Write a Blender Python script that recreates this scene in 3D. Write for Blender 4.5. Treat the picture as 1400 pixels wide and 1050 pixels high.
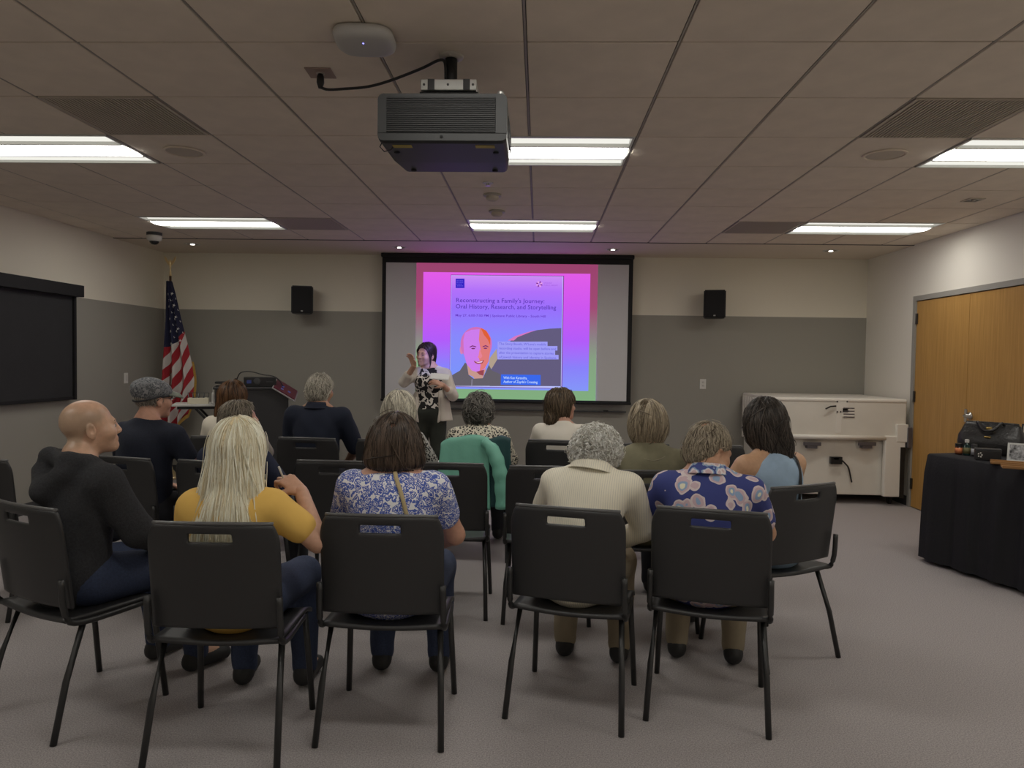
import bpy, bmesh, math, random
import numpy as np
from mathutils import Vector, Matrix
random.seed(7); rng = np.random.default_rng(7)
SC = bpy.context.scene
for o in list(bpy.data.objects): bpy.data.objects.remove(o)
COL = SC.collection

# ------------------------------------------------------------------ camera
CF, CP, CYAW, CR, CZ = 991.0, -.0338, .0361, .0151, 1.48      # focal (px of 1400), pitch, yaw, roll, height
def _axes():
    cy, sy = math.cos(CYAW), math.sin(CYAW)
    F = Vector((-sy*math.cos(CP), cy*math.cos(CP), math.sin(CP))); rt = Vector((cy, sy, 0)); up = rt.cross(F)
    c, s = math.cos(CR), math.sin(CR)
    return c*rt+s*up, -s*rt+c*up, F
CRt, CUp, CFw = _axes()
cam = bpy.data.objects.new('camera', bpy.data.cameras.new('camera')); COL.objects.link(cam)
cam.data.sensor_fit = 'HORIZONTAL'; cam.data.sensor_width = 36; cam.data.lens = CF*36/1400; cam.data.clip_start = .05
M3 = Matrix((CRt, CUp, -CFw)).transposed()
cam.matrix_world = Matrix.Translation((0, 0, CZ)) @ M3.to_4x4()
SC.camera = cam
def on(x, y, X=None, Y=None, Z=None):
    """photo pixel -> point on the plane it is known to lie on"""
    d = CFw + CRt*((x-700)/CF) + CUp*((525-y)/CF)
    t = X/d.x if X is not None else Y/d.y if Y is not None else (Z-CZ)/d.z
    return Vector((0, 0, CZ)) + t*d

# ------------------------------------------------------------------ world, view
w = bpy.data.worlds.new('world'); SC.world = w; w.use_nodes = True
w.node_tree.nodes['Background'].inputs[0].default_value = (.5, .5, .5, 1); w.node_tree.nodes['Background'].inputs[1].default_value = .02
SC.view_settings.view_transform = 'Standard'; SC.view_settings.look = 'None'
SC.view_settings.gamma = 1; SC.view_settings.use_curve_mapping = False
SC.view_settings.exposure = 0.0
LAMP = 13.5          # radiance of the fluorescent lenses
DOWN = 6.0

# ------------------------------------------------------------------ helpers: colours, materials
def lin(c):
    return tuple(((v/255)/12.92 if v/255 <= .04045 else ((v/255+.055)/1.055)**2.4) for v in c)
MATS = {}
def mat(name, col, rough=.6, metal=0., noise=0., nscale=40., bump=0., bscale=200., spec=.5, stretch=None, sheen=0.):
    if name in MATS: return MATS[name]
    m = bpy.data.materials.new(name); m.use_nodes = True; nt = m.node_tree; b = nt.nodes['Principled BSDF']
    b.inputs['Base Color'].default_value = (*col, 1); b.inputs['Roughness'].default_value = rough
    b.inputs['Metallic'].default_value = metal; b.inputs['Specular IOR Level'].default_value = spec
    if sheen: b.inputs['Sheen Weight'].default_value = sheen
    tc = nt.nodes.new('ShaderNodeTexCoord'); mp = nt.nodes.new('ShaderNodeMapping'); nt.links.new(tc.outputs['Object'], mp.inputs[0])
    if stretch: mp.inputs['Scale'].default_value = stretch
    if noise:
        n = nt.nodes.new('ShaderNodeTexNoise'); n.inputs['Scale'].default_value = nscale; n.inputs['Detail'].default_value = 4
        r = nt.nodes.new('ShaderNodeValToRGB'); nt.links.new(mp.outputs[0], n.inputs['Vector']); nt.links.new(n.outputs['Fac'], r.inputs[0])
        r.color_ramp.elements[0].position = .3; r.color_ramp.elements[1].position = .7
        r.color_ramp.elements[0].color = (*[v*(1-noise) for v in col], 1); r.color_ramp.elements[1].color = (*[min(1, v*(1+noise)) for v in col], 1)
        nt.links.new(r.outputs[0], b.inputs['Base Color'])
    if bump:
        n = nt.nodes.new('ShaderNodeTexNoise'); n.inputs['Scale'].default_value = bscale; n.inputs['Detail'].default_value = 3
        k = nt.nodes.new('ShaderNodeBump'); k.inputs['Strength'].default_value = bump; k.inputs['Distance'].default_value = .01
        nt.links.new(mp.outputs[0], n.inputs['Vector']); nt.links.new(n.outputs['Fac'], k.inputs['Height']); nt.links.new(k.outputs[0], b.inputs['Normal'])
    MATS[name] = m; return m
def emis(name, col, strength=1.):
    if name in MATS: return MATS[name]
    m = bpy.data.materials.new(name); m.use_nodes = True; nt = m.node_tree; nt.nodes.clear()
    o = nt.nodes.new('ShaderNodeOutputMaterial'); e = nt.nodes.new('ShaderNodeEmission'); nt.links.new(e.outputs[0], o.inputs[0])
    e.inputs[0].default_value = (*col, 1); e.inputs[1].default_value = strength
    MATS[name] = m; return m
def emis_ramp(name, stops, axis=2):
    """projected picture with a vertical colour run (object's own extent)"""
    m = emis(name, (1, 1, 1)); nt = m.node_tree; e = [n for n in nt.nodes if n.type == 'EMISSION'][0]
    tc = nt.nodes.new('ShaderNodeTexCoord'); sp = nt.nodes.new('ShaderNodeSeparateXYZ'); r = nt.nodes.new('ShaderNodeValToRGB')
    nt.links.new(tc.outputs['Generated'], sp.inputs[0]); nt.links.new(sp.outputs[axis], r.inputs[0]); nt.links.new(r.outputs[0], e.inputs[0])
    while len(r.color_ramp.elements) < len(stops): r.color_ramp.elements.new(.5)
    for el, (p, c) in zip(r.color_ramp.elements, stops): el.position = p; el.color = (*lin(c), 1)
    return m
def nodes_of(m):
    nt = m.node_tree
    return nt, nt.nodes['Principled BSDF'], nt.nodes.new, nt.links.new

# ------------------------------------------------------------------ helpers: objects
def obj(name, me, m=None, parent=None, smooth=False):
    if isinstance(me, bmesh.types.BMesh):
        bm = me; me = bpy.data.meshes.new(name); bmesh.ops.recalc_face_normals(bm, faces=bm.faces[:]); bm.to_mesh(me); bm.free()
    if m is not None and not me.materials: me.materials.append(m)
    if smooth: me.shade_smooth()
    o = bpy.data.objects.new(name, me); COL.objects.link(o)
    if parent is not None: o.parent = parent
    return o
def tag(o, label, cat, group=None):
    o['label'] = label; o['category'] = cat
    if group: o['group'] = group
    return o
def thing(name, label, cat, loc=(0, 0, 0), rz=0, group=None):
    o = bpy.data.objects.new(name, None); COL.objects.link(o); o.location = loc; o.rotation_euler = (0, 0, rz); o.empty_display_size = .05
    return tag(o, label, cat, group)
def struct(name, me, m, parent=None):
    o = obj(name, me, m, parent)
    if parent is None: o['kind'] = 'structure'
    return o
def B(): return bmesh.new()
def box(bm, lo, hi, bev=0., seg=2, M=None):
    vs = [bm.verts.new((x, y, z)) for x in (lo[0], hi[0]) for y in (lo[1], hi[1]) for z in (lo[2], hi[2])]
    fs = [bm.faces.new([vs[i] for i in f]) for f in ((0, 1, 3, 2), (4, 6, 7, 5), (0, 4, 5, 1), (2, 3, 7, 6), (0, 2, 6, 4), (1, 5, 7, 3))]
    vv = vs
    if bev:
        es = list({e for f in fs for e in f.edges})
        r = bmesh.ops.bevel(bm, geom=es, offset=bev, segments=seg, affect='EDGES', profile=.5)
        vv = list({v for f in r['faces'] for v in f.verts} | {v for v in vs if v.is_valid})
    if M is not None: bmesh.ops.transform(bm, matrix=M, verts=[v for v in vv if v.is_valid])
    return bm
def bxo(name, lo, hi, m, parent=None, bev=0., M=None, seg=2): return obj(name, box(B(), lo, hi, bev, seg, M), m, parent)
def tube(bm, pts, r, n=8, caps=True, closed=False):
    pts = [Vector(p) for p in pts]; rings = []; N = len(pts); rs = r if isinstance(r, (list, tuple)) else [r]*N
    up = Vector((0, 0, 1))
    for i, p in enumerate(pts):
        t = (pts[min(i+1, N-1)]-pts[max(i-1, 0)])
        if closed: t = pts[(i+1) % N]-pts[i-1]
        t.normalize(); a = t.cross(up if abs(t.z) < .95 else Vector((1, 0, 0))).normalized(); b = t.cross(a)
        rings.append([bm.verts.new(p+rs[i]*(math.cos(2*math.pi*k/n)*a+math.sin(2*math.pi*k/n)*b)) for k in range(n)])
    for i in range(N if closed else N-1):
        q = rings[(i+1) % N]
        for k in range(n): bm.faces.new((rings[i][k], rings[i][(k+1) % n], q[(k+1) % n], q[k]))
    if caps and not closed: bm.faces.new(rings[0]); bm.faces.new(rings[-1])
    return bm
def lathe(bm, prof, c=(0, 0, 0), n=24):
    c = Vector(c); rings = []
    for r, z in prof: rings.append([bm.verts.new(c+Vector((max(r, 1e-4)*math.cos(2*math.pi*k/n), max(r, 1e-4)*math.sin(2*math.pi*k/n), z))) for k in range(n)])
    for a, b in zip(rings, rings[1:]):
        for k in range(n): bm.faces.new((a[k], a[(k+1) % n], b[(k+1) % n], b[k]))
    bm.faces.new(rings[0]); bm.faces.new(rings[-1])
    return bm
def prism(bm, poly, y0, y1):
    """polygon in x,z swept along y"""
    a = [bm.verts.new((x, y0, z)) for x, z in poly]; b = [bm.verts.new((x, y1, z)) for x, z in poly]; n = len(poly)
    bm.faces.new(a); bm.faces.new(b)
    for i in range(n): bm.faces.new((a[i], a[(i+1) % n], b[(i+1) % n], b[i]))
    return bm
def sheet(fn, nu, nv, th, skip=lambda i, j: False):
    """closed thick sheet: fn(u,v)->point, thickness along the normal; cells may be skipped (holes)"""
    bm = B(); P = [[Vector(fn(i/nu, j/nv)) for j in range(nv+1)] for i in range(nu+1)]
    A, C = {}, {}
    def nrm(i, j):
        du = P[min(i+1, nu)][j]-P[max(i-1, 0)][j]; dv = P[i][min(j+1, nv)]-P[i][max(j-1, 0)]
        n = du.cross(dv); return n.normalized() if n.length > 1e-9 else Vector((0, 1, 0))
    def va(i, j):
        if (i, j) not in A: n = nrm(i, j); A[i, j] = bm.verts.new(P[i][j]+n*th/2); C[i, j] = bm.verts.new(P[i][j]-n*th/2)
        return A[i, j], C[i, j]
    cells = {(i, j) for i in range(nu) for j in range(nv) if not skip(i, j)}
    for i, j in cells:
        q = [va(i, j), va(i+1, j), va(i+1, j+1), va(i, j+1)]
        bm.faces.new([a for a, c in q]); bm.faces.new([c for a, c in q][::-1])
        for (a, b, nb) in ((0, 1, (i, j-1)), (1, 2, (i+1, j)), (2, 3, (i, j+1)), (3, 0, (i-1, j))):
            if nb not in cells: bm.faces.new((q[a][0], q[a][1], q[b][1], q[b][0]))
    return bm
def copy_tree(o, parent=None):
    c = o.copy(); COL.objects.link(c); c.parent = parent
    for ch in [x for x in bpy.data.objects if x.parent == o]: copy_tree(ch, c)
    return c
def Rz(a): return Matrix.Rotation(a, 4, 'Z')
def T(x, y, z): return Matrix.Translation((x, y, z))

# ================================================================== THE ROOM
XL, XR, YB, YR, CH = -4.66, 3.92, 8.86, -2.9, 2.743
G = .6096; GX, GY = -.073, 2.93                          # ceiling grid: column 0, row 0
def gx(i): return GX+G*i
def gy(j): return GY+G*j
def paint(name, low, high, zsplit=2.041):
    m = mat(name, high, .75, bump=.12, bscale=260); nt, b, N, L = nodes_of(m)
    g = N('ShaderNodeNewGeometry'); s = N('ShaderNodeSeparateXYZ'); L(g.outputs['Position'], s.inputs[0])
    c = N('ShaderNodeMath'); c.operation = 'GREATER_THAN'; c.inputs[1].default_value = zsplit; L(s.outputs[2], c.inputs[0])
    x = N('ShaderNodeMix'); x.data_type = 'RGBA'; L(c.outputs[0], x.inputs[0])
    x.inputs[6].default_value = (*low, 1); x.inputs[7].default_value = (*high, 1); L(x.outputs[2], b.inputs['Base Color'])
    return m
WHI, WLO = (.78, .73, .61), (.32, .305, .265)
m_two = paint('wall_paint_two_tone', WLO, WHI); m_wall = mat('wall_paint_beige', (.84, .80, .72), .75, bump=.12, bscale=260)
th = .15
struct('wall_back', box(B(), (XL-th, YB, 0), (XR+th, YB+th, CH+.2)), m_two)
struct('wall_left', box(B(), (XL-th, YR, 0), (XL, YB, CH+.2)), m_two)
struct('wall_rear', box(B(), (XL-th, YR-th, 0), (XR+th, YR, CH+.2)), m_wall)
# right wall with the doorway opening
DY0, DY1, DZ = 5.81, 7.69, 2.15
bm = B(); box(bm, (XR, YR, 0), (XR+th, DY0, CH+.2)); box(bm, (XR, DY1, 0), (XR+th, YB, CH+.2)); box(bm, (XR, DY0, DZ), (XR+th, DY1, CH+.2))
struct('wall_right', bm, m_wall)
m_floor = mat('carpet_grey', (.42, .385, .38), .95, noise=.35, nscale=180, bump=.5, bscale=600)
struct('floor', box(B(), (XL-th, YR-th, -.1), (XR+th, YB+th, 0)), m_floor)
m_base = mat('baseboard_rubber', (.05, .05, .052), .6)
struct('baseboard_back', box(B(), (XL, YB-.012, 0), (XR, YB, .1)), m_base)
struct('baseboard_left', box(B(), (XL, YR, 0), (XL+.012, YB-.012, .1)), m_base)
bm = B(); box(bm, (XR-.012, YR, 0), (XR, DY0-.06, .1)); box(bm, (XR-.012, DY1+.06, 0), (XR, YB-.012, .1)); struct('baseboard_right', bm, m_base)
# door frame and leaves
m_frame = mat('door_frame_paint', (.33, .315, .285), .5)
bm = B(); box(bm, (XR-.02, DY1, 0), (XR+th, DY1+.055, DZ+.05)); box(bm, (XR-.02, DY0-.055, 0), (XR+th, DY0, DZ+.05)); box(bm, (XR-.02, DY0, DZ), (XR+th, DY1, DZ+.05))
struct('trim_1', bm, m_frame)
m_oak = mat('oak_veneer', (.30, .165, .055), .42, spec=.4); nt, b_, N, L = nodes_of(m_oak)
tc = N('ShaderNodeTexCoord'); mp = N('ShaderNodeMapping'); mp.inputs['Scale'].default_value = (1, 26, .9); L(tc.outputs['Object'], mp.inputs[0])
n1 = N('ShaderNodeTexNoise'); n1.inputs['Scale'].default_value = 3.2; n1.inputs['Detail'].default_value = 6; L(mp.outputs[0], n1.inputs['Vector'])
r1 = N('ShaderNodeValToRGB'); L(n1.outputs['Fac'], r1.inputs[0]); r1.color_ramp.elements[0].position = .3; r1.color_ramp.elements[1].position = .72
r1.color_ramp.elements[0].color = (.42, .225, .06, 1); r1.color_ramp.elements[1].color = (.54, .30, .09, 1); L(r1.outputs[0], b_.inputs['Base Color'])
m_steel = mat('brushed_steel', (.5, .5, .49), .32, 1.)
m_dksteel = mat('dark_steel', (.1, .1, .1), .4, 1.)
ym = 6.765
for n, (a, b) in enumerate(((ym+.002, DY1-.003), (DY0+.003, ym-.002)), 1):
    d = struct(f'door_{n}', box(B(), (XR-.006, a, .008), (XR+.038, b, DZ-.006), .002, 1), m_oak)
    ys = b if n == 1 else a; s = 1 if n == 1 else -1
    for z in (1.965, 1.16, .25):
        h = B(); box(h, (XR-.024, ys-.016*s-.012, z-.055), (XR-.006, ys-.016*s+.012, z+.055), .003); obj('hinge', h, m_dksteel, d)
    if n == 1: continue
    h = B(); lathe(h, [(.034, 0), (.034, .012), (.016, .014), (.016, .045)], n=20)
    bmesh.ops.transform(h, matrix=T(XR-.006, ym-.07, 1.033) @ Matrix.Rotation(-math.pi/2, 4, 'Y'), verts=h.verts)
    hd = obj('door_handle', h, m_steel, d, True)
    obj('lever', box(B(), (XR-.068, ym-.19, 1.02), (XR-.05, ym-.055, 1.044), .006), m_steel, hd)
    obj('latch_plate', box(B(), (XR-.011, ym-.02, .97), (XR-.005, ym+.02, 1.09), .002), m_steel, d)

# ceiling: plaster border, metal grid, tiles one by one
m_tile = mat('ceiling_tile', (.80, .70, .585), .9, noise=.05, nscale=6, bump=.25, bscale=420)
m_grid = mat('ceiling_grid_metal', (.09, .08, .07), .5)
m_plast = mat('plaster_border', (.70, .61, .50), .8)
ceil = struct('ceiling', box(B(), (XL-th, YR-th, CH+.05), (XR+th, YB+th, CH+.2)), mat('plenum_dark', (.05, .05, .05), .9))
YT = gy(8)
obj('plaster_border', box(B(), (XL, YT+.004, CH-.004), (XR, YB, CH+.05)), m_plast, ceil)
obj('edge_angle', box(B(), (XL, YT-.012, CH-.006), (XR, YT+.004, CH+.02)), m_grid, ceil)
cols = [XL]+[gx(i) for i in range(-7, 7)]+[XR]; rows = [YR]+[gy(j) for j in range(-9, 9)]
FIX = [(a, a+2, j) for j in (-6, -2, 2, 6) for a in (-6, -1, 4)]        # light fixtures: columns a..a+2, row j
def runs(i):
    """stretches of runner i not interrupted by a light fixture"""
    ys = YR; out = []
    for a, b, j in sorted(FIX, key=lambda q: q[2]):
        if a < i < b: out.append((ys, gy(j))); ys = gy(j+1)
    return out+[(ys, YT)]
bm = B(); m_runner = mat('ceiling_runner_face', (.36, .325, .285), .6)
for i in range(-7, 7):
    for y0, y1 in runs(i): box(bm, (gx(i)-.004, y0, CH+.002), (gx(i)+.004, y1, CH+.03))
obj('main_runners', bm, m_runner, ceil)
bm = B()
for i in range(-7, 7):
    for y0, y1 in runs(i): box(bm, (gx(i)-.012, y0, CH+.012), (gx(i)+.012, y1, CH+.034))
for y in rows[1:-1]: box(bm, (XL, y-.008, CH+.012), (XR, y+.008, CH+.034))
obj('cross_tees', bm, m_grid, ceil)
VENT = [(-4, 1), (3, 1), (-4, 6), (3, 6), (-4, -3), (3, -3)]
taken = {(i, j) for a, b, j in FIX for i in range(a, b)} | set(VENT)
def tile_mesh(wx, wy):
    bm = B(); e = .0075
    box(bm, (-wx/2+e, -wy/2+.006, 0), (wx/2-e, wy/2-.006, .02), .0025, 1); me = bpy.data.meshes.new('ceiling_tile'); bm.to_mesh(me); bm.free(); me.materials.append(m_tile); return me
tm = {}
for ci in range(len(cols)-1):
    for rj in range(len(rows)-1):
        i = ci-8; j = rj-10
        if (i, j) in taken: continue
        wx, wy = cols[ci+1]-cols[ci], rows[rj+1]-rows[rj]; k = (round(wx, 3), round(wy, 3))
        if wy < .02 or wx < .02: continue
        if k not in tm: tm[k] = tile_mesh(wx, wy)
        o = obj('ceiling_tile', tm[k], None, ceil); o.location = ((cols[ci]+cols[ci+1])/2, (rows[rj]+rows[rj+1])/2, CH+random.uniform(-.0006, .0006))

# ------------------------------------------------------------------ ceiling lights
m_lens = emis('lamp_lens', (1, .97, .9), LAMP); m_lens2 = emis('lamp_reflector_glow', (1, .985, .9), .9)
m_rim = mat('lamp_rim', (.7, .7, .66), .4)
def troffer(a, b, j, label):
    x0, x1, y0, y1 = gx(a)+.012, gx(b)-.012, gy(j)+.008, gy(j+1)-.008
    t = thing('ceiling_light', label, 'ceiling light', ((x0+x1)/2, (y0+y1)/2, CH), group='recessed fluorescent ceiling lights')
    hx, hy = (x1-x0)/2, (y1-y0)/2; bm = B()
    for s in (-1, 1):
        box(bm, (-hx, s*hy-.012, -.004) if s < 0 else (-hx, hy-.012, -.004), (hx, -hy+.012, .05) if s < 0 else (hx, hy, .05))
        box(bm, (min(s*hx, s*(hx-.014)), -hy, -.004), (max(s*hx, s*(hx-.014)), hy, .05))
    box(bm, (-hx, -hy, .05), (hx, hy, .055)); obj('frame', bm, m_rim, t)
    for (u, v, z0, mm, nm) in ((-hy+.013, -.135, .012, m_lens2, 'reflector'), (-.118, .118, -.002, m_lens, 'lens'), (.135, hy-.013, .012, m_lens2, 'reflector')):
        bm = B(); n = 8
        def zz(f): return z0+(.018*math.sin(math.pi*f) if nm == 'reflector' else -.012*math.sin(math.pi*f))
        pv = None
        for q in range(n+1):
            f = q/n; c = [bm.verts.new((sx*(hx-.015), u+(v-u)*f, zz(f))) for sx in (-1, 1)]
            if pv: bm.faces.new((pv[0], pv[1], c[1], c[0]))
            pv = c
        obj(nm, bm, mm, t)
    for v in (-.135, -.02, .1175):
        obj('rib', box(B(), (-hx+.015, v, -.008), (hx-.015, v+.0175 if abs(v) > .05 else v+.007, .03)), m_lens2 if abs(v) < .05 else m_rim, t)
    return t
LBL = {(-6, 2): 'ceiling light beside the ribbed vent and speaker, above the black window shade', (-1, 2): 'ceiling light partly hidden behind the black projector',
       (4, 2): 'ceiling light beside the smooth round speaker, towards the oak doors', (-6, 6): 'ceiling light close to the white dome camera',
       (-1, 6): 'ceiling light in front of the projection screen', (4, 6): 'ceiling light in the last row before the beige metal case',
       (-6, -2): 'ceiling light over the left of the back of the room', (-1, -2): 'ceiling light over the middle behind the projector', (4, -2): 'ceiling light over the doors side behind the audience',
       (-6, -6): 'rearmost ceiling light by the left wall', (-1, -6): 'rearmost ceiling light in the middle of the room', (4, -6): 'rearmost ceiling light by the right wall'}
for a, b, j in FIX: troffer(a, b, j, LBL[a, j])
# ribbed return-air vents
m_vent = mat('vent_dark', (.03, .026, .022), .6); m_slat = mat('vent_slat', (.55, .48, .40), .55)
VL = {(-4, 1): 'dark ribbed ceiling vent above the left seats, large in view', (3, 1): 'dark ribbed ceiling vent next to the light towards the oak doors', (-4, 6): 'dark ribbed ceiling vent beside the light near the dome camera',
      (3, 6): 'dark ribbed ceiling vent beside the light nearest the beige metal case', (-4, -3): 'dark ribbed ceiling vent behind the audience, left side', (3, -3): 'dark ribbed ceiling vent behind the audience, doors side'}
bm = B()
for k in range(30): x = -.282+k*.0192; box(bm, (x, -.288, -.002), (x+.0085, .288, .010))
slats = bpy.data.meshes.new('slats'); bm.to_mesh(slats); bm.free(); slats.materials.append(m_slat)
for i, j in VENT:
    t = thing('ceiling_vent', VL[i, j], 'vent', ((gx(i)+gx(i+1))/2, (gy(j)+gy(j+1))/2, CH), group='ribbed ceiling vents')
    obj('backing', box(B(), (-.293, -.297, .012), (.293, .297, .04)), m_vent, t)
    bm = B()
    for s in (-1, 1): box(bm, (min(s*.293, s*.284), -.297, -.003), (max(s*.293, s*.284), .297, .02)); box(bm, (-.284, min(s*.297, s*.289), -.003), (.284, max(s*.297, s*.289), .02))
    obj('frame', bm, m_slat, t); o = obj('slats', slats, None, t); o['kind'] = 'stuff'
# round ceiling speakers
m_spk = mat('speaker_grille_paint', (.55, .48, .40), .8)
for i, (x, y) in enumerate(((-2.223, 4.478), (2.056, 4.468))):
    t = thing('ceiling_speaker', ('round ceiling speaker next to the light on the window shade side', 'round ceiling speaker next to the light on the oak doors side')[i], 'speaker', (x, y, CH), group='round ceiling speakers')
    obj('rim', lathe(B(), [(.125, -.002), (.125, -.009), (.115, -.011), (.108, -.008), (.108, -.002)], n=40), m_tile, t)
    obj('grille', lathe(B(), [(.108, -.003), (.09, -.007), (.03, -.009)], n=32), m_spk, t)
# smoke detector, sprinkler, small items
m_white = mat('white_plastic', (.62, .60, .56), .45); m_offw = mat('offwhite_plastic', (.45, .41, .36), .5); m_blk = mat('black_plastic', (.012, .012, .013), .4)
m_dgrey = mat('dark_grey_plastic', (.045, .046, .048), .45)
for i, y in enumerate((5.597, 6.21)):
    t = thing('smoke_detector', ('round smoke detector on the ceiling, between projector and second detector', 'round smoke detector close to the light in front of the screen')[i], 'detector', (-.375, y, CH), group='ceiling detectors')
    obj('base_plate', lathe(B(), [(.07, 0), (.07, -.012), (.062, -.016)], n=28), m_offw, t); obj('dome', lathe(B(), [(.05, -.014), (.048, -.035), (.03, -.048), (.01, -.05)], n=24), m_spk, t)
t = thing('sprinkler_cap', 'flat white sprinkler cover plate on the ceiling just past the projector', 'sprinkler', (-.383, 5.222, CH))
obj('cover_plate', lathe(B(), [(.04, -.001), (.04, -.006), (.034, -.008)], n=24), m_white, t); obj('sprinkler_head', lathe(B(), [(.012, -.007), (.012, -.02), (.018, -.022), (.018, -.025)], n=12), m_steel, t)
t = thing('ceiling_box', 'small dark open square box in the ceiling towards the oak doors', 'ceiling outlet', (3.269, 5.661, CH), .05)
bm = B()
for s in (-1, 1): box(bm, (min(s*.06, s*.048), -.06, -.007), (max(s*.06, s*.048), .06, -.001)); box(bm, (-.048, min(s*.06, s*.048), -.007), (.048, max(s*.06, s*.048), -.001))
obj('bezel', bm, m_slat, t); obj('well', box(B(), (-.048, -.048, -.004), (.048, .048, -.001)), m_blk, t); obj('jack', box(B(), (-.012, -.025, -.012), (.012, .0, -.004), .002), m_offw, t)
# dome camera
t = thing('dome_camera', 'white security dome camera on the ceiling above the flag corner', 'camera', (-4.016, 7.447, CH))
obj('mount', lathe(B(), [(.075, 0), (.075, -.03), (.07, -.032)], n=24), m_dgrey, t); obj('housing', lathe(B(), [(.072, -.03), (.075, -.04), (.07, -.075), (.05, -.09), (.045, -.09)], n=28), m_white, t, True)
obj('lens_dome', lathe(B(), [(.048, -.088), (.044, -.105), (.028, -.12), (.008, -.125)], n=24), mat('smoked_dome', (.01, .01, .01), .08), t, True)
# recessed downlights in the plaster border
m_down = emis('downlight_lamp', (1, .95, .85), DOWN); m_chr = mat('downlight_reflector', (.75, .73, .68), .18, 1.)
for i, (x, y) in enumerate(((-3.957, 8.16), (-1.606, 8.25), (.819, 8.265), (3.217, 8.2))):
    t = thing('downlight', ('recessed downlight above the flag corner', 'recessed downlight above the wall speaker side of the screen near the lectern', 'recessed downlight above the screen edge away from the lectern', 'recessed downlight above the beige metal case')[i], 'downlight', (x, y, CH-.004), group='small recessed downlights')
    obj('trim_ring', lathe(B(), [(.085, 0), (.085, -.005), (.068, -.006), (.066, 0)], n=28), m_white, t)
    bm = B(); 
    for k in range(14):
        a = 2*math.pi*k/14; box(bm, (.02, -.004, -.006), (.064, .004, -.002), M=Rz(a))
    obj('reflector', bm, m_chr, t); obj('lamp', lathe(B(), [(.026, -.001), (.022, -.009)], n=16), m_down, t)

# ================================================================== PROJECTION SCREEN AND SLIDE
SY = 8.72
scr = thing('projection_screen', 'large black-framed projection screen showing a pink and violet slide', 'screen', (-.39, SY, .97))
def scp(name, me, m, parent=scr, smooth=False): return obj(name, me, m, parent, smooth)
OX, OZ = -.39, .97
X0, X1, Z0, Z1 = -1.90, 1.108, .972, 2.728          # outer frame
IX0, IX1, IZ0, IZ1 = -1.854, 1.058, 1.0, 2.627       # white fabric
m_sblk = mat('screen_black_border', (.006, .006, .007), .7); m_fab = mat('screen_fabric', (.66, .66, .67), .9)
bm = B()
for a, b, c, d in ((X0, IX0, Z0, Z1), (IX1, X1, Z0, Z1), (IX0, IX1, IZ1, Z1), (IX0, IX1, Z0, IZ0)): box(bm, (a-OX, -.004, c-OZ), (b-OX, .012, d-OZ))
scp('black_border', bm, m_sblk)
scp('fabric', box(B(), (IX0-OX, -.001, IZ0-OZ), (IX1-OX, .008, IZ1-OZ)), m_fab)
scp('roller_case', box(B(), (X0-.01-OX, -.045, 2.69-OZ), (X1+.01-OX, .1, CH-.006-OZ), .01), m_sblk)
bm = B(); tube(bm, [(X0-.005-OX, 0, Z0-OZ), (X1+.005-OX, 0, Z0-OZ)], .016, 12); scp('weight_bar', bm, m_sblk)
def px(x, y): p = on(x, y, Y=SY); return p.x, p.z
def flat(name, pts, m, parent, lay, o=(0, 0)):
    """flat patch of the picture, pts in world x,z"""
    bm = B(); y = -.0015-.0006*lay
    bm.faces.new([bm.verts.new((x-OX-o[0], y, z-OZ-o[1])) for x, z in pts])
    me = bpy.data.meshes.new(name); bm.normal_update(); bm.to_mesh(me); bm.free(); return obj(name, me, m, parent)
def rect(x0, x1, z0, z1): return [(x0, z0), (x1, z0), (x1, z1), (x0, z1)]
flat('slide_margin', rect(-1.487, .691, IZ0, IZ1), emis_ramp('slide_margin', [(0, (128, 172, 126)), (.3, (134, 160, 130)), (.48, (140, 125, 132)), (.68, (160, 76, 116)), (1, (152, 66, 108))]), scr, 1)
flat('slide_backdrop', rect(-1.402, .602, 1.116, 2.516), emis_ramp('slide_backdrop', [(0, (132, 150, 248)), (.2, (138, 128, 250)), (.42, (178, 92, 250)), (.72, (206, 86, 240)), (1, (226, 92, 232))]), scr, 2)
flat('poster_outline', rect(-1.07, .288, 1.14, 2.488), emis('poster_edge', lin((120, 50, 130))), scr, 3)  # thin dark outline round the poster
flat('poster_rim', rect(-1.066, .279, 1.146, 2.482), emis('poster_rim', lin((190, 195, 250))), scr, 4)
PX0, PX1, PZ0, PZ1 = -1.062, .272, 1.166, 2.479
pos = flat('poster', rect(PX0, PX1, PZ0, PZ1), emis_ramp('poster', [(0, (120, 150, 250)), (.45, (136, 136, 252)), (.7, (152, 112, 252)), (.86, (176, 112, 250)), (1, (204, 140, 244))]), scr, 5)
def P(lst): return [px(x, y) for x, y in lst]
m_gj = emis('slide_grey', lin((99, 92, 126))); m_jk = emis('slide_jacket', lin((100, 95, 104)))
def pp(name, pts, m, lay): return flat(name, P(pts), m, pos, 5+lay)
def zx(L): return [(610+a/6.365, 370+b/6.365) for a, b in L]      # read off a 6.36x enlargement
pp('slide_arch', zx([(395, 855), (440, 775), (560, 612), (620, 575), (700, 545), (790, 518), (900, 505), (1002, 500), (998, 1005), (380, 1005)]), m_gj, 1)
pp('arch_highlight', zx([(535, 608), (600, 570), (700, 538), (790, 514), (700, 548), (620, 580), (590, 608)]), emis('slide_pink_edge', lin((214, 120, 190))), 2)
pp('sand_patch', zx([(440, 680), (446, 770), (395, 855), (370, 830), (380, 760)]), emis('slide_sand', lin((176, 158, 140))), 2)
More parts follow.
